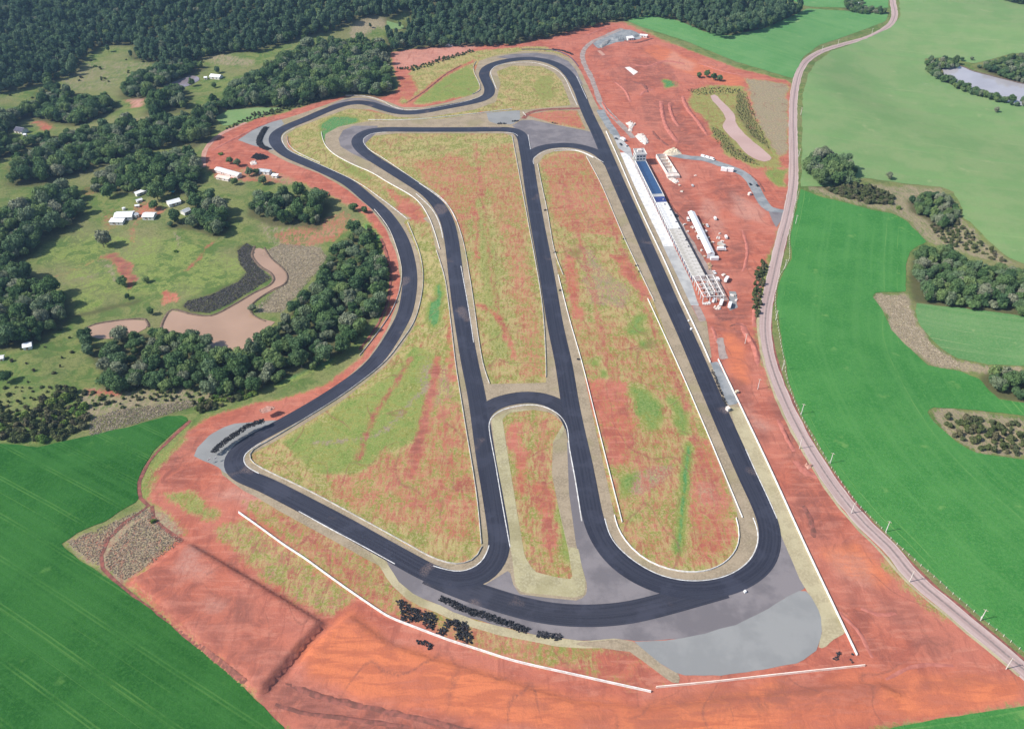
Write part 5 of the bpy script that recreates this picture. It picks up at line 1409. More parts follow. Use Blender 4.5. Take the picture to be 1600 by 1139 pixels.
tyres([Z8([(770, 370), (880, 370), (1040, 410), (1080, 530), (1120, 580), (1100, 690), (1000, 670), (880, 610), (890, 540), (860, 470), (810, 470), (770, 590), (720, 590), (640, 530), (740, 470)])], 'horseshoe shaped black tyre heap inside the outer wall', seed=3)
tyres([strip([(687, 934), (707, 942), (725, 952), (750, 959), (775, 967), (800, 976), (826, 986)], 1.9)], 'long black tyre row beside the bottom connector bend', 1.1, .9, seed=4)
tyres([strip([(838, 990), (858, 993), (878, 995)], 2.0)], 'small tyre row at the right end of the long row', 1.2, seed=5)
tyres([Z8([(380, 640), (540, 640), (630, 700), (570, 770), (520, 710), (430, 690)])], 'small tyre heap on the red earth outside the outer wall', 1.2, seed=6)
tyres([strip([(333, 707), (340, 699), (352, 689), (370, 677), (386, 666), (400, 661), (413, 657)], 2.0)], 'long tyre row on the gravel outside the lower left hairpin', 1.5, .8, seed=7)
tyres([strip([(416, 199), (409, 210), (405, 222), (411, 230), (421, 234)], 3.2)], 'curved tyre row on the gravel outside the upper left hairpin', 1.6, .85, seed=8)
tyres([flats([(1303, 1019), (1317, 1018), (1310, 1026), (1311, 1031), (1299, 1031), (1306, 1024)])], 'tyre heap in the corner by the large gravel trap', 1.3, seed=9)
tyres([flats([(1329, 1019), (1335, 1021), (1333, 1024), (1329, 1023)])], 'tiny tyre heap at the end of the long right wall', .9, seed=10)
tyres([flats([(1326, 1030), (1330, 1029), (1337, 1037), (1333, 1039)])], 'tiny tyre heap beside the cream wall end', .9, seed=11)
tyres([strip([(862, 77), (880, 80), (895, 86)], 1.8)], 'tyre row above the head bend', 1.3, seed=12)
tyres([strip([(777, 193.5), (791, 193.5)], 1.5)], 'tyre row above the upper straight by the pale gravel', 1.2, seed=13)
tyres([strip([(800, 190), (810, 189)], 1.5)], 'tyre heap at the corner of the northern grey apron', 1.2, seed=14)
tyres([strip([(862, 192), (870, 194)], 1.2)], 'tyre heap on the upper edge of the northern grey apron', 1.0, seed=15)
tyres([strip([(1113, 578), (1120, 596), (1129, 618), (1136, 637)], .8)], 'thin tyre line at the end of the pit lane gravel', 1.0, seed=16)
tyres([flats([(392, 247), (400, 240), (412, 242), (421, 246), (415, 250), (402, 251)])], 'dark scrap and tyre heap below the upper left hairpin', 1.6, seed=17)
for i, (p, t) in enumerate((((853, 329), 'first'), ((868, 395), 'second'), ((876, 454), 'third'), ((904, 562), 'fourth'))):
    x, y = flat(*p)
    tyres([[(x - 1.4, y - .8), (x + 1.4, y - .8), (x + 1.4, y + .8), (x - 1.4, y + .8)]], '%s tyre bundle from the top on the wall right of the middle straight' % t, .9, .8, 30 + i)
for i, (p, t) in enumerate((((975, 374), 'upper'), ((995, 416), 'middle'), ((1000, 425), 'lower'))):
    x, y = flat(*p)
    tyres([[(x - 1.2, y - .8), (x + 1.2, y - .8), (x + 1.2, y + .8), (x - 1.2, y + .8)]], '%s tyre bundle on the wall left of the main straight' % t, .9, .8, 40 + i)

# ------------------------------------------------------------------ buildings
def frame_of(p0, p1):
    dx, dy = p1[0] - p0[0], p1[1] - p0[1]
    return math.atan2(dy, dx), math.hypot(dx, dy)

def house(name, p0, p1, width, eave, rise, label, roof='sheet_white', wall='whitewash', cat='house', nwin=2, shed=False, group=None):
    a, L = frame_of(p0, p1)
    cx, cy = (p0[0] + p1[0]) / 2, (p0[1] + p1[1]) / 2
    o = empty(name, (cx, cy, float(hgt(cx, cy)) + .02), a)
    tag(o, label, cat, group)
    l, w = L / 2, width / 2
    mb = MB()
    if shed:
        mb.add([(-l, -w, -.5), (l, -w, -.5), (l, w, -.5), (-l, w, -.5), (-l, -w, eave), (l, -w, eave), (l, w, eave + rise), (-l, w, eave + rise)], [(3, 2, 1, 0), (4, 5, 6, 7), (0, 1, 5, 4), (1, 2, 6, 5), (2, 3, 7, 6), (3, 0, 4, 7)])
    else:
        mb.prism([(-w, -.5), (w, -.5), (w, eave), (0, eave + rise), (-w, eave)], -l, l)
        mb.v = [(y, x, z) for x, y, z in mb.v]
    mb.build('wall', M[wall], o)
    e = .45
    if shed:
        r = MB().add([(-l - e, -w - e, eave - rise * e / width + .03), (l + e, -w - e, eave - rise * e / width + .03), (l + e, w + e, eave + rise + rise * e / width + .03), (-l - e, w + e, eave + rise + rise * e / width + .03)] + [(-l - e, -w - e, eave + .15), (l + e, -w - e, eave + .15), (l + e, w + e, eave + rise + .2), (-l - e, w + e, eave + rise + .2)],
                     [(3, 2, 1, 0), (4, 5, 6, 7), (0, 1, 5, 4), (1, 2, 6, 5), (2, 3, 7, 6), (3, 0, 4, 7)])
        r.build('roof', M[roof], o)
    else:
        s = rise / w
        for sg in (-1, 1):
            r = MB().prism([(0, eave + rise + .03), (0, eave + rise + .18), (sg * (w + e), eave - s * e + .15), (sg * (w + e), eave - s * e + .03)], -l - e, l + e)
            r.v = [(y, x, z) for x, y, z in r.v]
            r.build('roof_slope', M[roof], o)
        rd = MB().box(-l - e - .02, l + e + .02, -.14, .14, eave + rise + .12, eave + rise + .24).build('ridge_cap', M['sheet_grey'], o)
    MB().box(-l * .2 - .5, -l * .2 + .5, -w - .06, -w + .1, 0, min(2.1, eave - .2)).build('door', M['timber'], o)
    for i in range(nwin):
        x = -l + L * (i + .75) / (nwin + .5)
        wd = MB().box(x - .6, x + .6, -w - .05, -w + .1, .9, min(2.0, eave - .25)).build('window', M['glass'], o)
        MB().box(x - .7, x + .7, -w - .12, -w - .02, .78, .88).build('sill', M['concrete'], wd)
    return o
FARM = 'farm buildings on the left'
def hs(a, b, w, e, r, lb, **k):
    return house(k.pop('name', 'farm_house'), G(*a), G(*b), w, e, r, lb, **k)
hs((182, 341), (209, 339), 11, 3.2, 1.6, 'largest white roofed farm barn beside the farm track', name='barn', cat='barn', group=FARM)
hs((174, 349), (194, 349), 6, 2.6, .8, 'white lean-to shed in front of the largest farm barn', name='lean_to', cat='shed', shed=True, group=FARM)
hs((210, 340), (215, 337), 5, 2.4, .8, 'small grey roofed annex at the right end of the largest barn', roof='sheet_grey', nwin=1, name='annex', cat='shed', group=FARM)
hs((226, 340), (243, 340), 9, 2.8, 1.4, 'white striped roof farmhouse right of the largest barn', group=FARM)
hs((263, 322), (281, 316), 8, 2.8, 1.8, 'bright white farmhouse among trees right of the farm yard', group=FARM)
hs((213, 307), (231, 299), 3.6, 2.4, .6, 'long narrow white shed behind the farm', name='long_shed', cat='shed', shed=True, group=FARM)
hs((214, 317), (222, 314), 3.2, 2.2, .8, 'small white hut above the farm yard', nwin=1, name='hut', cat='hut', group=FARM)
hs((212, 324), (218, 323), 2.6, 1.8, .5, 'tiny white hut below the small hut', nwin=1, name='hut', cat='hut', group=FARM)
hs((286, 336), (296, 330), 6, 2.6, 1.2, 'farm roof half hidden under trees on the right', roof='sheet_grey', group=FARM)
hs((340, 268), (375, 278), 6.5, 3.2, 1.2, 'long white roofed shed below the upper left hairpin', name='long_shed', cat='shed', wall='pink_wall')
hs((340, 279), (359, 283), 4, 2.4, .7, 'low pinkish shed in front of the long white shed', roof='wall_peach', wall='pink_wall', name='low_shed', cat='shed', shed=True)
hs((406, 270), (423, 272), 6, 3, 1.0, 'small grey roofed shed on the work yard', roof='sheet_grey', name='yard_shed', cat='shed')
hs((426, 277), (434, 278), 3.5, 2.4, .6, 'white hut right of the small grey shed', nwin=1, name='hut', cat='hut', shed=True)
hs((38, 544), (51, 542), 6, 2.6, 1.2, 'lone white hut in the meadow at the left edge', nwin=1, name='hut', cat='hut')
hs((1, 562), (7, 561), 4, 2.2, .8, 'white shed cut by the left edge of the picture', nwin=1, name='small_shed', cat='shed')
hs((331, 122), (346, 123), 9, 3, 1.8, 'white far farmhouse in the meadow below the hill')
hs((320, 124), (324, 124), 4, 2.4, .8, 'tiny white outbuilding left of the white far farmhouse', nwin=1, name='outbuilding', cat='shed')
hs((246, 154), (253, 155), 5, 2.6, 1.0, 'left white roof of the far farm under trees')
hs((259, 154), (268, 157), 5, 2.6, 1.0, 'right white roof of the far farm under trees')
hs((265, 147), (273, 144), 5, 2.6, 1.0, 'upper roof of the far farm under trees', roof='sheet_grey')
hs((28, 206), (40, 208), 9, 3.2, 2.2, 'house with dark blue roof and white gable at the far left', roof='slate_roof')
hs((38, 213), (42, 213), 3, 2.2, .6, 'small white outbuilding below the dark blue roof', nwin=1, name='outbuilding', cat='shed')
hs((538, 72), (546, 72), 6, 2.8, 1.2, 'white hut in the belt wood, right of its twin')
hs((527, 73), (532, 74), 5, 2.8, 1.0, 'white hut in the belt wood, left of its twin', nwin=1)
hs((695, 72), (708, 72), 6, 3, 1.2, 'long white house at the edge of the north forest')
hs((687, 70), (692, 69), 5, 3, 1.2, 'small white house at the edge of the north forest', nwin=1)
hs((680, 14), (690, 13), 7, 3, 1.6, 'grey farmhouse in the north forest clearing', roof='sheet_grey')
hs((708, 37), (713, 37), 5, 3, 1.2, 'lone white roof inside the north forest', nwin=1)
hs((1334, 8), (1341, 9), 6, 3, 1.4, 'white house among trees beside the road at the top')
hs((980, 63), (989, 62), 6, 3, .8, 'white hut on the grey spoil yard', name='hut', cat='hut', shed=True)
hs((1000, 58), (1011, 59), 4, 2.6, .6, 'low white shed at the corner of the spoil yard', name='low_shed', cat='shed', shed=True, wall='pink_wall')
o = empty('water_tank', (*G(194, 328), float(hgt(*G(194, 328)))))
tag(o, 'round white water tank behind the largest barn', 'tank')
MB().cyl((0, 0, 0), (0, 0, 2.0), 1.6, 1.6, 14).build('tank_body', M['whitewash'], o); MB().cyl((0, 0, 2.0), (0, 0, 2.5), 1.65, .4, 14).build('lid', M['sheet_white'], o)
p = G(269, 303)
o = empty('tarpaulin', (*p, float(hgt(*p)))); tag(o, 'turquoise tarpaulin canopy behind the bright white farmhouse', 'tarpaulin')
MB().prism([(-2.6, 2.3), (0, 3.1), (2.6, 2.3), (2.6, 2.2), (0, 3.0), (-2.6, 2.2)], -2.5, 2.5).build('canopy', M['turquoise'], o)
for a, b in ((-2.4, -2.3), (2.4, -2.3), (-2.4, 2.3), (2.4, 2.3)): MB().cyl((a, b, -.2), (a, b, 2.25), .06, .06, 6).build('pole', M['timber'], o)

# pit building: a long concrete block beside the pit lane
A_, B_ = flat(988, 251), flat(1081, 440)
ang, LEN = frame_of(A_, B_)
pit = empty('pit_building', (A_[0], A_[1], 0), ang)
tag(pit, 'long white pit building with part blue roof beside the pit lane', 'building')
DEP, HT = 10.0, 5.0
MB().box(14, LEN, .45, .75, 0, HT - .3).build('front_wall', M['concrete_white'], pit)
MB().box(14, LEN, DEP - .3, DEP, 0, HT - .3).build('rear_wall', M['pink_wall'], pit)
MB().box(LEN - .3, LEN - .003, .753, DEP - .303, 0, HT - .303).build('end_wall', M['concrete_white'], pit)
nb = int((LEN - 14) / 5.6); bw = (LEN - 14) / nb
door_me = MB().box(-1.9, 1.9, .36, .46, 0, 3.2).mesh('garage_door'); door_me.materials.append(M['slate_roof'])
jamb_me = MB().box(-.3, .3, -.15, .5, 0, HT - .303).mesh('column'); jamb_me.materials.append(M['concrete_white'])
rp = {}
for i in range(nb):
    x = 14 + bw * (i + .5)
    q = link('garage_door', door_me, None, pit); q.location = (x, 0, 0)
    q = link('column', jamb_me, None, pit); q.location = (x - bw / 2, 0, 0)
    t = i / nb
    mt = 'blue_roof' if t < .31 else ('concrete_grey' if t < .335 else ('blue_roof_dark' if t < .40 else ('concrete_white' if t < .62 else 'concrete')))
    if mt not in rp:
        rp[mt] = MB().box(-bw / 2 + .05, bw / 2 - .05, .05, DEP + .25, HT - .3, HT).mesh('roof_panel'); rp[mt].materials.append(M[mt])
    q = link('roof_panel', rp[mt], None, pit); q.location = (x, 0, rng.uniform(-.03, .03))
MB().box(14, LEN * .66, -.35, -.05, HT - .35, HT + .55).build('front_parapet', M['whitewash'], pit)
MB().box(14, LEN * .40, DEP + .3, DEP + .55, HT - .35, HT + .5).build('rear_parapet', M['whitewash'], pit)
for i in range(9):
    x = LEN * (.42 + .02 * i * 2.4) + rng.uniform(-2, 2); y = rng.uniform(5, 9)
    MB().box(x, x + 1.2, y, y + 1.0, HT + .05, HT + .7).build('roof_vent', M['slate_roof'] if i % 3 else M['concrete'], pit)

tower = empty('control_tower', (A_[0], A_[1], 0), ang)
tag(tower, 'white three storey control tower at the head of the pits', 'tower')
MB().box(0, 13.5, .4, 10.5, 0, 11.5).build('wall', M['concrete_white'], tower)
MB().box(-.4, 13.9, 0, 10.9, 11.5, 11.85).build('roof_slab', M['concrete_grey'], tower)
for (a, b, c, e) in ((-.4, 13.9, 0, .25), (-.4, 13.9, 10.65, 10.9), (-.4, -.15, .253, 10.647), (13.65, 13.9, .253, 10.647)):
    MB().box(a, b, c, e, 11.853, 12.6).build('parapet', M['whitewash'], tower)
for zz in (1.2, 5.0, 8.4):
    for i in range(4):
        w = MB().box(1 + i * 3.2, 3.2 + i * 3.2, .28, .42, zz, zz + 1.7).build('window', M['glass'], tower)
        MB().box(.9 + i * 3.2, 3.3 + i * 3.2, .2, .36, zz - .15, zz - .03).build('sill', M['concrete'], w)
for zz in (6.4, 9.2):
    for y in (1.2, 4.3, 7.4):
        w = MB().box(13.42, 13.56, y, y + 2.0, zz, zz + 1.3).build('window', M['glass'], tower)
MB().box(3, 9, -2.2, .397, 4.4, 4.6).build('balcony', M['concrete'], tower)
MB().box(4, 7.5, 3, 7, 11.855, 14).build('stair_head', M['pink_wall'], tower)

# frame of the unfinished end of the pits
fr = empty('concrete_frame', (A_[0] + math.cos(ang) * (LEN + 1.5), A_[1] + math.sin(ang) * (LEN + 1.5), 0), ang)
tag(fr, 'open white precast frame of columns and beams at the end of the pits', 'building frame')
col_me = MB().box(-.28, .28, -.28, .28, 0, 6.2).mesh('column'); col_me.materials.append(M['whitewash'])
bx_me = MB().box(.28, 5.72, -.22, .22, 5.5, 6.1).mesh('beam'); bx_me.materials.append(M['whitewash'])
by_me = MB().box(-.22, .22, .28, 5.02, 5.45, 6.05).mesh('beam'); by_me.materials.append(M['whitewash'])
for i in range(6):
    for j in range(4):
        q = link('column', col_me, None, fr); q.location = (i * 6.0, j * 5.3, 0)
        if i < 5 and not (i == 4 and j == 2):
            q = link('beam', bx_me, None, fr); q.location = (i * 6.0, j * 5.3, 0)
        if j < 3:
            q = link('beam', by_me, None, fr); q.location = (i * 6.0, j * 5.3, 0)
br_me = MB().cyl((0, 0, 5.9), (6, 5.3, 5.9), .09, .09, 5).mesh('brace'); br_me.materials.append(M['whitewash'])
for i, j in ((0, 0), (1, 1), (2, 0), (3, 1), (4, 0), (2, 2)):
    q = link('brace', br_me, None, fr); q.location = (i * 6.0, j * 5.3, 0)
for i in (1, 2, 3):
    MB().box(i * 6 + .3, i * 6 + 5.7, 5.6, 10.3, 3.0, 3.25).build('floor_slab', M['concrete'], fr)

# paved pit lane
patch('pit_lane', flats([(950, 210), (956, 210), (969, 236), (969, 239), (991, 290), (1000, 309), (1033, 377), (1036, 385), (1066, 448), (1080, 478), (1093, 503), (1104, 501), (1112, 560), (1108, 560), (1088, 515), (1062, 460), (1041, 411), (1015, 356), (1001, 326), (985, 289), (963, 238)]), .09, M['verge'], 4)
patch('pit_apron', flats([(969, 239), (981, 239), (988, 251), (1052, 382), (1053, 385), (1036, 385), (1033, 377), (1000, 309), (991, 290)]), .11, M['concrete_white'], 5)
patch('pit_apron', flats([(1036, 385), (1053, 385), (1080, 440), (1089, 470), (1093, 478), (1080, 478), (1066, 448)]), .11, M['concrete_grey'], 5)
patch('pit_apron', flats([(1081.5, 479), (1093, 478), (1104, 501), (1093, 503)]), .12, M['dirt_grey'], 4)
patch('tower_yard', flats([(958, 212), (966, 212), (985, 232), (990, 250), (978, 240), (966, 232)]), .12, M['concrete_grey'], 4)

# roofless shell right of the tower
P0, P1 = flat(1032, 246), flat(1050, 275)
a2, L2 = frame_of(P0, P1)
sh = empty('roofless_building', (P0[0], P0[1], 0), a2)
tag(sh, 'roofless pale walled building shell right of the blue roof', 'building')
for nm, (x0, x1, y0, y1) in {'side_wall': (0, L2, -5, -4.7), 'side_wall_2': (0, L2, 4.7, 5), 'end_wall': (.003, .3, -4.697, 4.697), 'end_wall_2': (L2 - .3, L2 - .003, -4.697, 4.697)}.items():
    MB().box(x0, x1, y0, y1, 0, 3.6).build(nm[:-2] if nm.endswith('_2') else nm, M['pink_wall'], sh)
MB().box(.3, L2 - .3, -4.7, 4.7, 0, .3).build('floor_slab', M['concrete'], sh)
for i in range(4):
    MB().box(4 + i * 8, 4.2 + i * 8, -4.697, 4.697, .3, 3.0).build('partition', M['wall_peach'], sh)
MB().box(L2 + .003, L2 + 6, -6, 6, 0, 2.6).build('porch', M['rubble'], sh)

# long white marquee
P0, P1 = flat(1079, 338), flat(1110, 404)
a2, L2 = frame_of(P0, P1)
mq = empty('marquee', (P0[0], P0[1], 0), a2)
tag(mq, 'long narrow white marquee on the yard behind the pits', 'marquee')
n = 7; seg = L2 / n
for i in range(n):
    r = MB().prism([(-3.2, 4.4), (0, 5.8), (3.2, 4.4), (3.2, 4.25), (0, 5.65), (-3.2, 4.25)], i * seg + .05, (i + 1) * seg - .05)
    r.v = [(y, x, z) for x, y, z in r.v]
    r.build('roof_panel', M['sheet_white'], mq)
    for y in (-3.0, 3.0):
        MB().cyl((i * seg + .2, y, 0), (i * seg + .2, y, 4.3), .09, .09, 6).build('post', M['sheet_grey'], mq)
MB().box(L2 - .15, L2, -3.1, 3.1, 0, 4.25).build('end_sheet', M['sheet_white'], mq)
MB().box(L2 * .45, L2 - .153, 3.0, 3.1, 0, 4.25).build('side_sheet', M['sheet_white'], mq)

# ------------------------------------------------------------------ vehicles and site plant
def wheel_me():
    mb = MB().cyl((0, -.11, 0), (0, .11, 0), .34, .34, 12); me = mb.mesh('wheel'); me.materials.append(M['rubber']); return me
WH = wheel_me()
hub_me = MB().cyl((0, -.125, 0), (0, .125, 0), .18, .18, 8).mesh('rim'); hub_me.materials.append(M['sheet_grey'])
def vehicle_parts(kind):
    w = .88
    if kind == 'car':
        body = MB().prism([(-2.15, .35), (2.1, .35), (2.15, .75), (1.1, .95), (-2.1, 1.0), (-2.2, .7)], -w, w)
        top = MB().prism([(-1.75, .96), (1.0, .94), (.35, 1.46), (-1.2, 1.48)], -w * .88, w * .88)
        roof = MB().box(-1.18, .33, -w * .8, w * .8, 1.475, 1.52); ax = (-1.35, 1.35)
    elif kind == 'pickup':
        body = MB().prism([(-2.6, .5), (2.5, .5), (2.55, .95), (1.5, 1.1), (-2.6, 1.1)], -w, w)
        top = MB().prism([(-.6, 1.1), (1.35, 1.09), (.8, 1.72), (-.5, 1.72)], -w * .9, w * .9)
        roof = MB().box(-.48, .78, -w * .82, w * .82, 1.715, 1.77); ax = (-1.6, 1.6)
    elif kind == 'van':
        body = MB().prism([(-2.7, .4), (2.6, .4), (2.65, 1.0), (2.1, 1.25), (1.5, 2.2), (-2.7, 2.25)], -w * 1.05, w * 1.05)
        top = MB().prism([(1.15, 1.3), (2.12, 1.28), (1.58, 2.1), (1.15, 2.1)], -w * 1.07, w * 1.07)
        roof = MB().box(-2.5, 1.3, -w * .9, w * .9, 2.2, 2.27); ax = (-1.7, 1.7)
    else:
        body = MB().box(-3.8, 1.9, -1.2, 1.2, 1.0, 3.2); body.box(-3.8, 3.6, -.5, .5, .6, .98)
        top = MB().prism([(2.1, .7), (3.8, .7), (3.85, 1.6), (3.4, 2.5), (2.1, 2.55)], -1.12, 1.12)
        roof = MB().box(2.2, 3.3, -1.0, 1.0, 2.5, 2.62); ax = (-2.6, 2.8)
    return body.mesh('body'), top.mesh('cab'), roof.mesh('roof'), ax
VM = {k: vehicle_parts(k) for k in ('car', 'pickup', 'van', 'truck')}
PAINTED = {}
def vehicle(kind, px, to, label, paint_='car_white'):
    x, y = flat(*px); t = flat(*to)
    o = empty({'car': 'parked_car', 'pickup': 'pickup_truck', 'van': 'delivery_van', 'truck': 'lorry'}[kind], (x, y, .13), math.atan2(t[1] - y, t[0] - x))
    tag(o, label, {'car': 'car', 'pickup': 'pickup', 'van': 'van', 'truck': 'lorry'}[kind], 'vehicles on the building site')
    if (kind, paint_) not in PAINTED:
        b, c, r, ax = VM[kind]
        b = b.copy(); r = r.copy(); c = c.copy()
        b.materials.append(M[paint_]); r.materials.append(M[paint_]); c.materials.append(M[paint_] if kind == 'truck' else M['glass'])
        PAINTED[(kind, paint_)] = (b, c, r, ax)
    b, c, r, ax = PAINTED[(kind, paint_)]
    link('body', b, None, o); link('cab' if kind == 'truck' else 'windows', c, None, o); link('roof', r, None, o)
    for wx in ax:
        for wy in (-.8, .8):
            q = link('wheel', WH, None, o); q.location = (wx, wy, .34 if kind != 'truck' else .45)
            if kind == 'truck': q.scale = (1.3, 1.3, 1.3)
            h = link('rim', hub_me, None, q)
    return o
vehicle('van', (1117, 343), (1114, 336), 'white van parked right of the marquee top')
vehicle('van', (1134, 372), (1131, 364), 'white van standing at the far right of the marquee')
vehicle('car', (1082, 291), (1080, 287), 'white car alone on the red earth right of the pit roof')
vehicle('pickup', (1116, 427), (1112, 421), 'white pickup below the white container')
vehicle('van', (1121, 438), (1118, 433), 'white van right of the open frame, facing away')
vehicle('truck', (1135, 439), (1139, 433), 'white lorry at an angle right of the open frame')
vehicle('van', (1115, 471), (1117, 467), 'white van just below the open frame')
vehicle('truck', (1127, 475), (1129, 470), 'white lorry second from left below the open frame')
vehicle('truck', (1140, 479), (1142, 473), 'white lorry rightmost below the open frame')
vehicle('van', (1099, 246), (1102, 247), 'leftmost of three white vans on the access road')
vehicle('van', (1106, 248), (1109, 249), 'middle of three white vans on the access road')
vehicle('van', (1113, 250), (1116, 251), 'rightmost of three white vans on the access road')
for p, lb, sz in (((1164, 925), 'small white marker block on the outside of the big southern hairpin', 1.2), ((1080, 515), 'lower white marker block on the edge of the main straight', 1.3), ((1076, 502), 'upper white marker block on the edge of the main straight', 1.0)):
    x, y = flat(*p)
    o = empty('marker_block', (x, y, .13), .4); tag(o, lb, 'marker')
    MB().prism([(-sz * .5, 0), (sz * .5, 0), (sz * .32, sz), (-sz * .32, sz)], -sz * .5, sz * .5).build('block', M['sheet_white'], o)
    MB().box(-sz * .55, sz * .55, -sz * .55, -sz * .503, .1, .3).build('base_plate', M['car_blue'], o)
vehicle('truck', (973, 220), (968, 217), 'white lorry left of the control tower')
vehicle('car', (979, 229), (982, 227), 'white car just left of the control tower')
vehicle('car', (963, 218), (966, 219), 'dark car left of the white lorry by the tower', 'car_dark')
vehicle('car', (970, 227), (972, 229), 'dark car below the white lorry by the tower', 'car_dark')
vehicle('car', (1183, 291), (1180, 287), 'dark car on the grey access road bend', 'car_dark')
vehicle('car', (1172, 289), (1170, 286), 'dark car left of the other on the access road bend', 'car_dark')
vehicle('car', (1057, 338), (1060, 342), 'dark car between the pit roof and the marquee', 'car_dark')
vehicle('van', (1075, 345), (1077, 350), 'white van left of the marquee top')
vehicle('van', (1091, 373), (1093, 377), 'white van left of the marquee middle')
vehicle('pickup', (1105, 354), (1107, 358), 'white pickup touching the right of the marquee')
vehicle('truck', (1127, 392), (1133, 392), 'white lorry right of the marquee end')

def container(px, rot, size, label, mat='sheet_white', name='container', cat='container'):
    x, y = flat(*px)
    o = empty(name, (x, y, .12), rot); tag(o, label, cat)
    l, w, h = size
    MB().box(-l / 2, l / 2, -w / 2, w / 2, 0, h).build('shell', M[mat], o)
    rb = MB()
    k = int(l / .6)
    for i in range(k):
        xx = -l / 2 + (i + .5) * l / k
        rb.box(xx - .1, xx + .1, -w / 2 - .06, -w / 2 - .003, .15, h - .15); rb.box(xx - .1, xx + .1, w / 2 + .003, w / 2 + .06, .15, h - .15)
    rb.build('side_ribs', M[mat], o)
    MB().box(l / 2 + .003, l / 2 + .05, -w / 2 + .1, -.03, .1, h - .1).build('door', M['sheet_grey'], o)
    MB().box(l / 2 + .003, l / 2 + .05, .03, w / 2 - .1, .1, h - .1).build('door', M['sheet_grey'], o)
    return o
container((1116, 406), 0.05, (6.5, 2.6, 2.6), 'white container below the marquee end')
container((1131, 267), -.35, (6, 3.5, 3.2), 'left of the two white site cabins by the access road')
container((1141, 268), -.35, (6, 3.5, 3.4), 'right of the two white site cabins by the access road')
container((1137, 641), -1.1, (2.6, 2.0, 2.4), 'small pinkish marshal hut at the end of the pit gravel', 'pink_wall', 'marshal_hut', 'hut')
container((1127, 385), -.9, (7, 3, 2.6), 'grey site cabin right of the marquee', 'concrete', 'site_cabin', 'cabin')
container((1171, 305), 0.6, (3, 2.2, 2.4), 'small pink guard cabin by the access road', 'pink_wall', 'guard_cabin', 'cabin')
container((1151, 614), .4, (2.2, 1.6, 1.8), 'small cream box beside the long right wall', 'sand', 'utility_box', 'box')

def heap(px_poly, label, mat, hh, seed, blocks=0, cat='heap', name='rubble_heap', bmat=None):
    r = random.Random(seed)
    P = flats(px_poly); cx = sum(p[0] for p in P) / len(P); cy = sum(p[1] for p in P) / len(P)
    o = empty(name, (cx, cy, 0)); tag(o, label, cat)
    pts = fill(P, 1.0, seed)
    pl = resample(P + [P[0]], 1.5)[:-1]
    allp = pl + [p for p in pts]
    V, E, F_, _, _, _ = delaunay_2d_cdt([Vector(q) for q in allp], [], [], 0, 1e-4)
    vs = []
    for v in V:
        dd = float(dist_line(np.array(v[0]), np.array(v[1]), P, True)) * (1 if inside(np.array([v[0]]), np.array([v[1]]), P)[0] else 0)
        vs.append((v[0] - cx, v[1] - cy, -.05 + min(hh, dd * .75) * r.uniform(.75, 1.15)))
    me = bpy.data.meshes.new('mound'); me.from_pydata(vs, [], [tuple(f) for f in F_]); me.update()
    link('mound', me, M[mat], o)
    if blocks:
        mb = MB()
        for i in range(blocks):
            x, y = pts[r.randrange(len(pts))] if pts else (cx, cy)
            s = r.uniform(.3, .9); b = MB().box(-s, s, -s * .6, s * .6, -s * .4, s * .4)
            m4 = Matrix.Rotation(r.uniform(0, 3), 3, 'Z') @ Matrix.Rotation(r.uniform(-.6, .6), 3, 'X')
            z = r.uniform(.3, hh * .9)
            mb.add([m4 @ Vector(v) + Vector((x - cx, y - cy, z)) for v in b.v], b.f)
        q = mb.build('blocks', M[bmat or mat], o); q['kind'] = 'stuff'
    return o
heap([(1033, 243), (1040, 236), (1050, 232), (1060, 234), (1066, 241), (1050, 244)], 'pale sand heap right of the control tower', 'sand', 3.0, 1, name='sand_heap')
heap([(977, 193), (985, 191), (993, 195), (988, 200), (988, 206), (981, 205), (983, 198)], 'upper white rubble heap above the tower', 'rubble', 1.6, 2, 40)
heap([(992, 213), (1000, 209), (1010, 214), (1014, 223), (1008, 227), (1000, 222)], 'lower white rubble heap above the tower', 'rubble', 1.6, 3, 50)
heap([(952, 62), (960, 58), (985, 50), (1000, 57), (985, 62), (965, 66)], 'dark gravel heap on the spoil yard', 'gravel_dark', 2.5, 4, name='gravel_heap')
heap([(936, 72), (945, 64), (956, 62), (950, 70), (940, 76)], 'grey gravel heap beside the service road', 'gravel', 1.8, 5, name='gravel_heap')
heap([(390, 254), (400, 252), (402, 257), (392, 259)], 'pale rubble below the scrap heap by the upper left hairpin', 'rubble', 1.0, 6, 25)
heap([(1098, 474), (1110, 472), (1111, 476), (1099, 477)], 'stack of white precast beams below the open frame', 'concrete', .8, 7, 18, 'beams', 'beam_stack', 'whitewash')
heap([(1116, 480), (1126, 479), (1127, 484), (1117, 484)], 'pinkish block pile below the white vans', 'rubble', 1.0, 8, 25)
heap([(1105, 412), (1110, 410), (1112, 420), (1108, 422)], 'timber pile below the white container', 'timber', 1.0, 9, 22, 'timber', 'timber_pile', 'timber')
heap([(405, 641), (418, 634), (430, 636), (424, 642), (410, 646)], 'small pale rubble beside the lower left bend', 'soil_track', .8, 10, 12)
heap([(1044, 262), (1052, 278), (1062, 284), (1056, 288), (1044, 280)], 'brick rubble at the end of the roofless shell', 'rubble', .8, 12, 30)
heap([(1257, 727), (1264, 724), (1270, 730), (1262, 734)], 'small pinkish spoil heap beside the dirt road', 'soil_track', 1.0, 13, 8)
patch('concrete_pad', flats([(976, 106), (984, 105), (997, 113), (990, 118)]), .15, M['pink_wall'], 4)
patch('concrete_pad', flats([(933, 80), (938, 79), (946, 86), (941, 88)]), .12, M['soil_track'], 4)

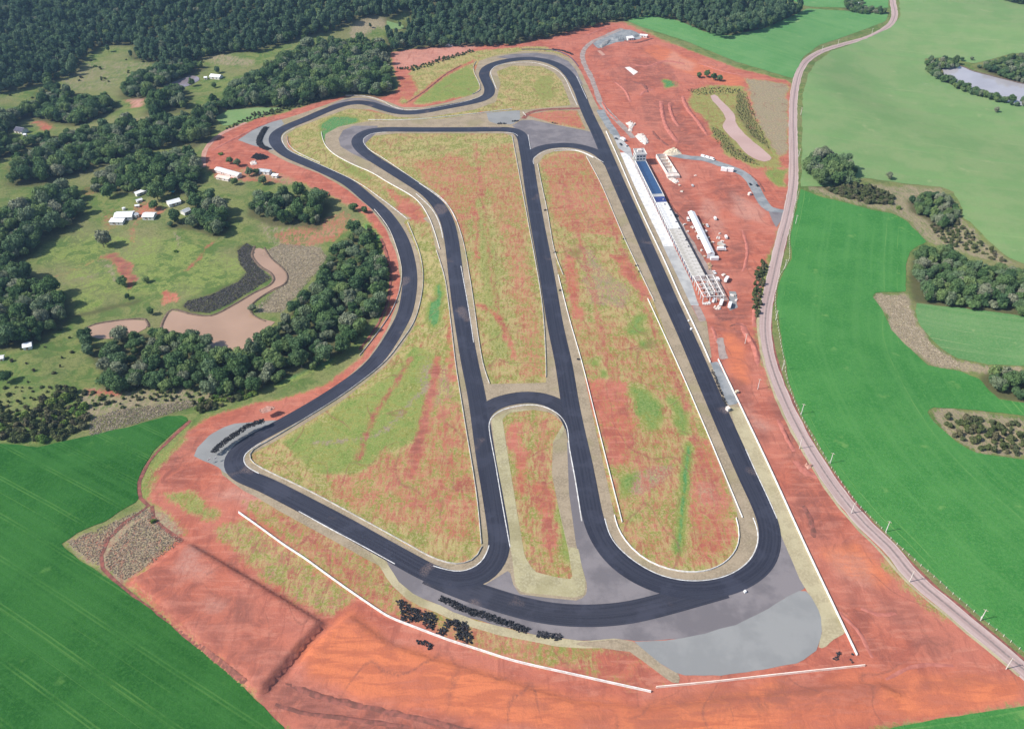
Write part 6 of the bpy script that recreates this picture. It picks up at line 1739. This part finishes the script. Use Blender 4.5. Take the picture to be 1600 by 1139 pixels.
# ------------------------------------------------------------------ poles and fence posts along the road
arm_me = MB().box(-1.1, 1.1, -.07, .07, 7.9, 8.06).mesh('crossarm'); arm_me.materials.append(M['timber'])
shaft_me = MB().cyl((0, 0, -.5), (0, 0, 8.6), .26, .16, 8).mesh('shaft'); shaft_me.materials.append(M['pole_concrete'])
ins_me = MB().cyl((0, 0, 0), (0, 0, .28), .07, .05, 6).mesh('insulator'); ins_me.materials.append(M['sheet_white'])
POLES = [((1532, 969), 'field side'), ((1384, 831), 'field side'), ((1297, 724), 'field side'), ((1252, 647), 'field side'), ((1222, 579), 'field side'), ((1212, 500), 'field side'), ((1226, 420), 'field side'), ((1243, 350), 'field side'),
         ((1421, 909), 'site side'), ((1572, 1045), 'site side'), ((1330, 802), 'site side'), ((1249, 701), 'site side'), ((1184, 608), 'site side'), ((1164, 537), 'site side'),
         ((1284, 82), 'meadow side'), ((1309, 72), 'meadow side'), ((1362, 54), 'meadow side'), ((1248, 245), 'meadow side'), ((1251, 180), 'meadow side')]
cnt = {}
for p, sd_ in POLES:
    x, y = G(*p)
    cnt[sd_] = cnt.get(sd_, 0) + 1
    o = empty('utility_pole', (x, y, float(hgt(x, y))), -.6)
    near = {'field side': ['nearest', 'second nearest', 'third nearest', 'fourth nearest', 'fifth nearest', 'sixth nearest', 'seventh nearest', 'farthest'], 'site side': ['second nearest', 'nearest', 'third nearest', 'fourth nearest', 'fifth nearest', 'farthest'], 'meadow side': ['third farthest', 'second farthest', 'farthest', 'nearest', 'second nearest']}[sd_][cnt[sd_] - 1]
    tag(o, '%s concrete utility pole on the %s of the dirt road' % (near, sd_), 'pole', 'utility poles along the dirt road')
    link('shaft', shaft_me, None, o); q = link('crossarm', arm_me, None, o)
    for xx in (-.9, 0.4, .9):
        i_ = link('insulator', ins_me, None, q); i_.location = (xx, 0, 8.06)
fpl = resample(catmull(GS([(1640, 1056), (1604, 1024), (1562, 989), (1533, 966), (1488, 927), (1447, 891), (1402, 852), (1383, 832), (1338, 786), (1296, 726), (1251, 649), (1231, 600), (1225, 565), (1217, 520), (1211, 470), (1217, 435), (1233, 404), (1233, 372), (1238, 345), (1248, 300)]), 3), 4.1)
fe = empty('post_fence', (fpl[0][0], fpl[0][1], 0)); tag(fe, 'row of white fence posts between the dirt road and the right field', 'fence')
post_me = MB().cyl((0, 0, -.4), (0, 0, 1.5), .14, .12, 6).mesh('post'); post_me.materials.append(M['post_white'])
for p in fpl:
    q = link('post', post_me, None, fe)
    q.location = (p[0] - fpl[0][0] + rng.uniform(-.2, .2), p[1] - fpl[0][1] + rng.uniform(-.2, .2), float(hgt(p[0], p[1])) + rng.uniform(-.15, .1))
    q.rotation_euler = (rng.uniform(-.08, .08), rng.uniform(-.08, .08), 0)
for hz in (.6, 1.1):
    mb = MB()
    for a, b in zip(fpl, fpl[1:]):
        mb.cyl((a[0] - fpl[0][0], a[1] - fpl[0][1], float(hgt(a[0], a[1])) + hz), (b[0] - fpl[0][0], b[1] - fpl[0][1], float(hgt(b[0], b[1])) + hz), .012, .012, 3)
    mb.build('wire', M['sheet_grey'], fe)
for i, (p, q, lb) in enumerate((((327, 719), (329, 721), 'left white marker board at the lower left hairpin'), ((337, 717), (338, 721), 'right white marker board at the lower left hairpin'))):
    x, y = flat(*p)
    o = empty('marker_board', (x, y, .1), .9); tag(o, lb, 'board')
    MB().box(-.9, .9, -.08, .08, .2, 1.3).build('panel', M['whitewash'], o)
    for xx in (-.7, .7): MB().box(xx - .06, xx + .06, .083, .2, 0, 1.2).build('leg', M['timber'], o)

# building materials lying about the yard
PAL = [(1098, 352), (1101, 362), (1088, 362), (1083, 356), (1122, 372), (1128, 378), (1124, 365), (1106, 372), (1112, 380), (1090, 350), (1070, 352), (1074, 362), (1130, 430), (1106, 440), (1145, 462), (1152, 470), (1094, 392), (1100, 402), (1066, 300), (1030, 300), (1087, 275), (1060, 290)]
for i, p in enumerate(PAL):
    x, y = flat(*p)
    o = empty('material_stack', (x, y, .02), rng.uniform(0, 3)); tag(o, 'small stack of pale building material ' + ('among the lorries below the open frame' if p[1] > 425 else ('left of the white marquee' if p[0] < 1095 and p[1] > 340 else ('right of the white marquee' if p[1] > 340 else 'on the red earth right of the pit roof'))), 'material stack', 'material stacks on the yard')
    n = rng.randint(2, 5)
    for j in range(n):
        w = rng.uniform(.7, 1.6); l = rng.uniform(1.0, 2.8)
        xx, yy = rng.uniform(-1.2, 1.2), rng.uniform(-1.2, 1.2)
        MB().box(xx - l / 2, xx + l / 2, yy - w / 2, yy + w / 2, .02 * j, rng.uniform(.4, 1.3)).build('pack', M[('whitewash', 'pink_wall', 'concrete', 'rubble', 'timber')[rng.randrange(5)]], o)

# ------------------------------------------------------------------ haze: pale air over the whole valley
def haze():
    zmin = float(GZ.min()) - 1.0
    zmax = max(float(GZ.max()) + 30, CAM_H + 6)
    o = MB().box(-3400, 3400, -900, 4400, zmin, zmax).build('haze', None)
    k = NT('haze')
    v = k.n('ShaderNodeVolumePrincipled')
    v.inputs['Color'].default_value = (.40, .64, 1.0, 1)
    v.inputs['Density'].default_value = HAZE
    v.inputs['Anisotropy'].default_value = .2
    k.l(v.outputs[0], k.out.inputs['Volume'])
    o.data.materials.append(k.m)
    tag(o, kind='stuff')
HAZE = .00007
haze()
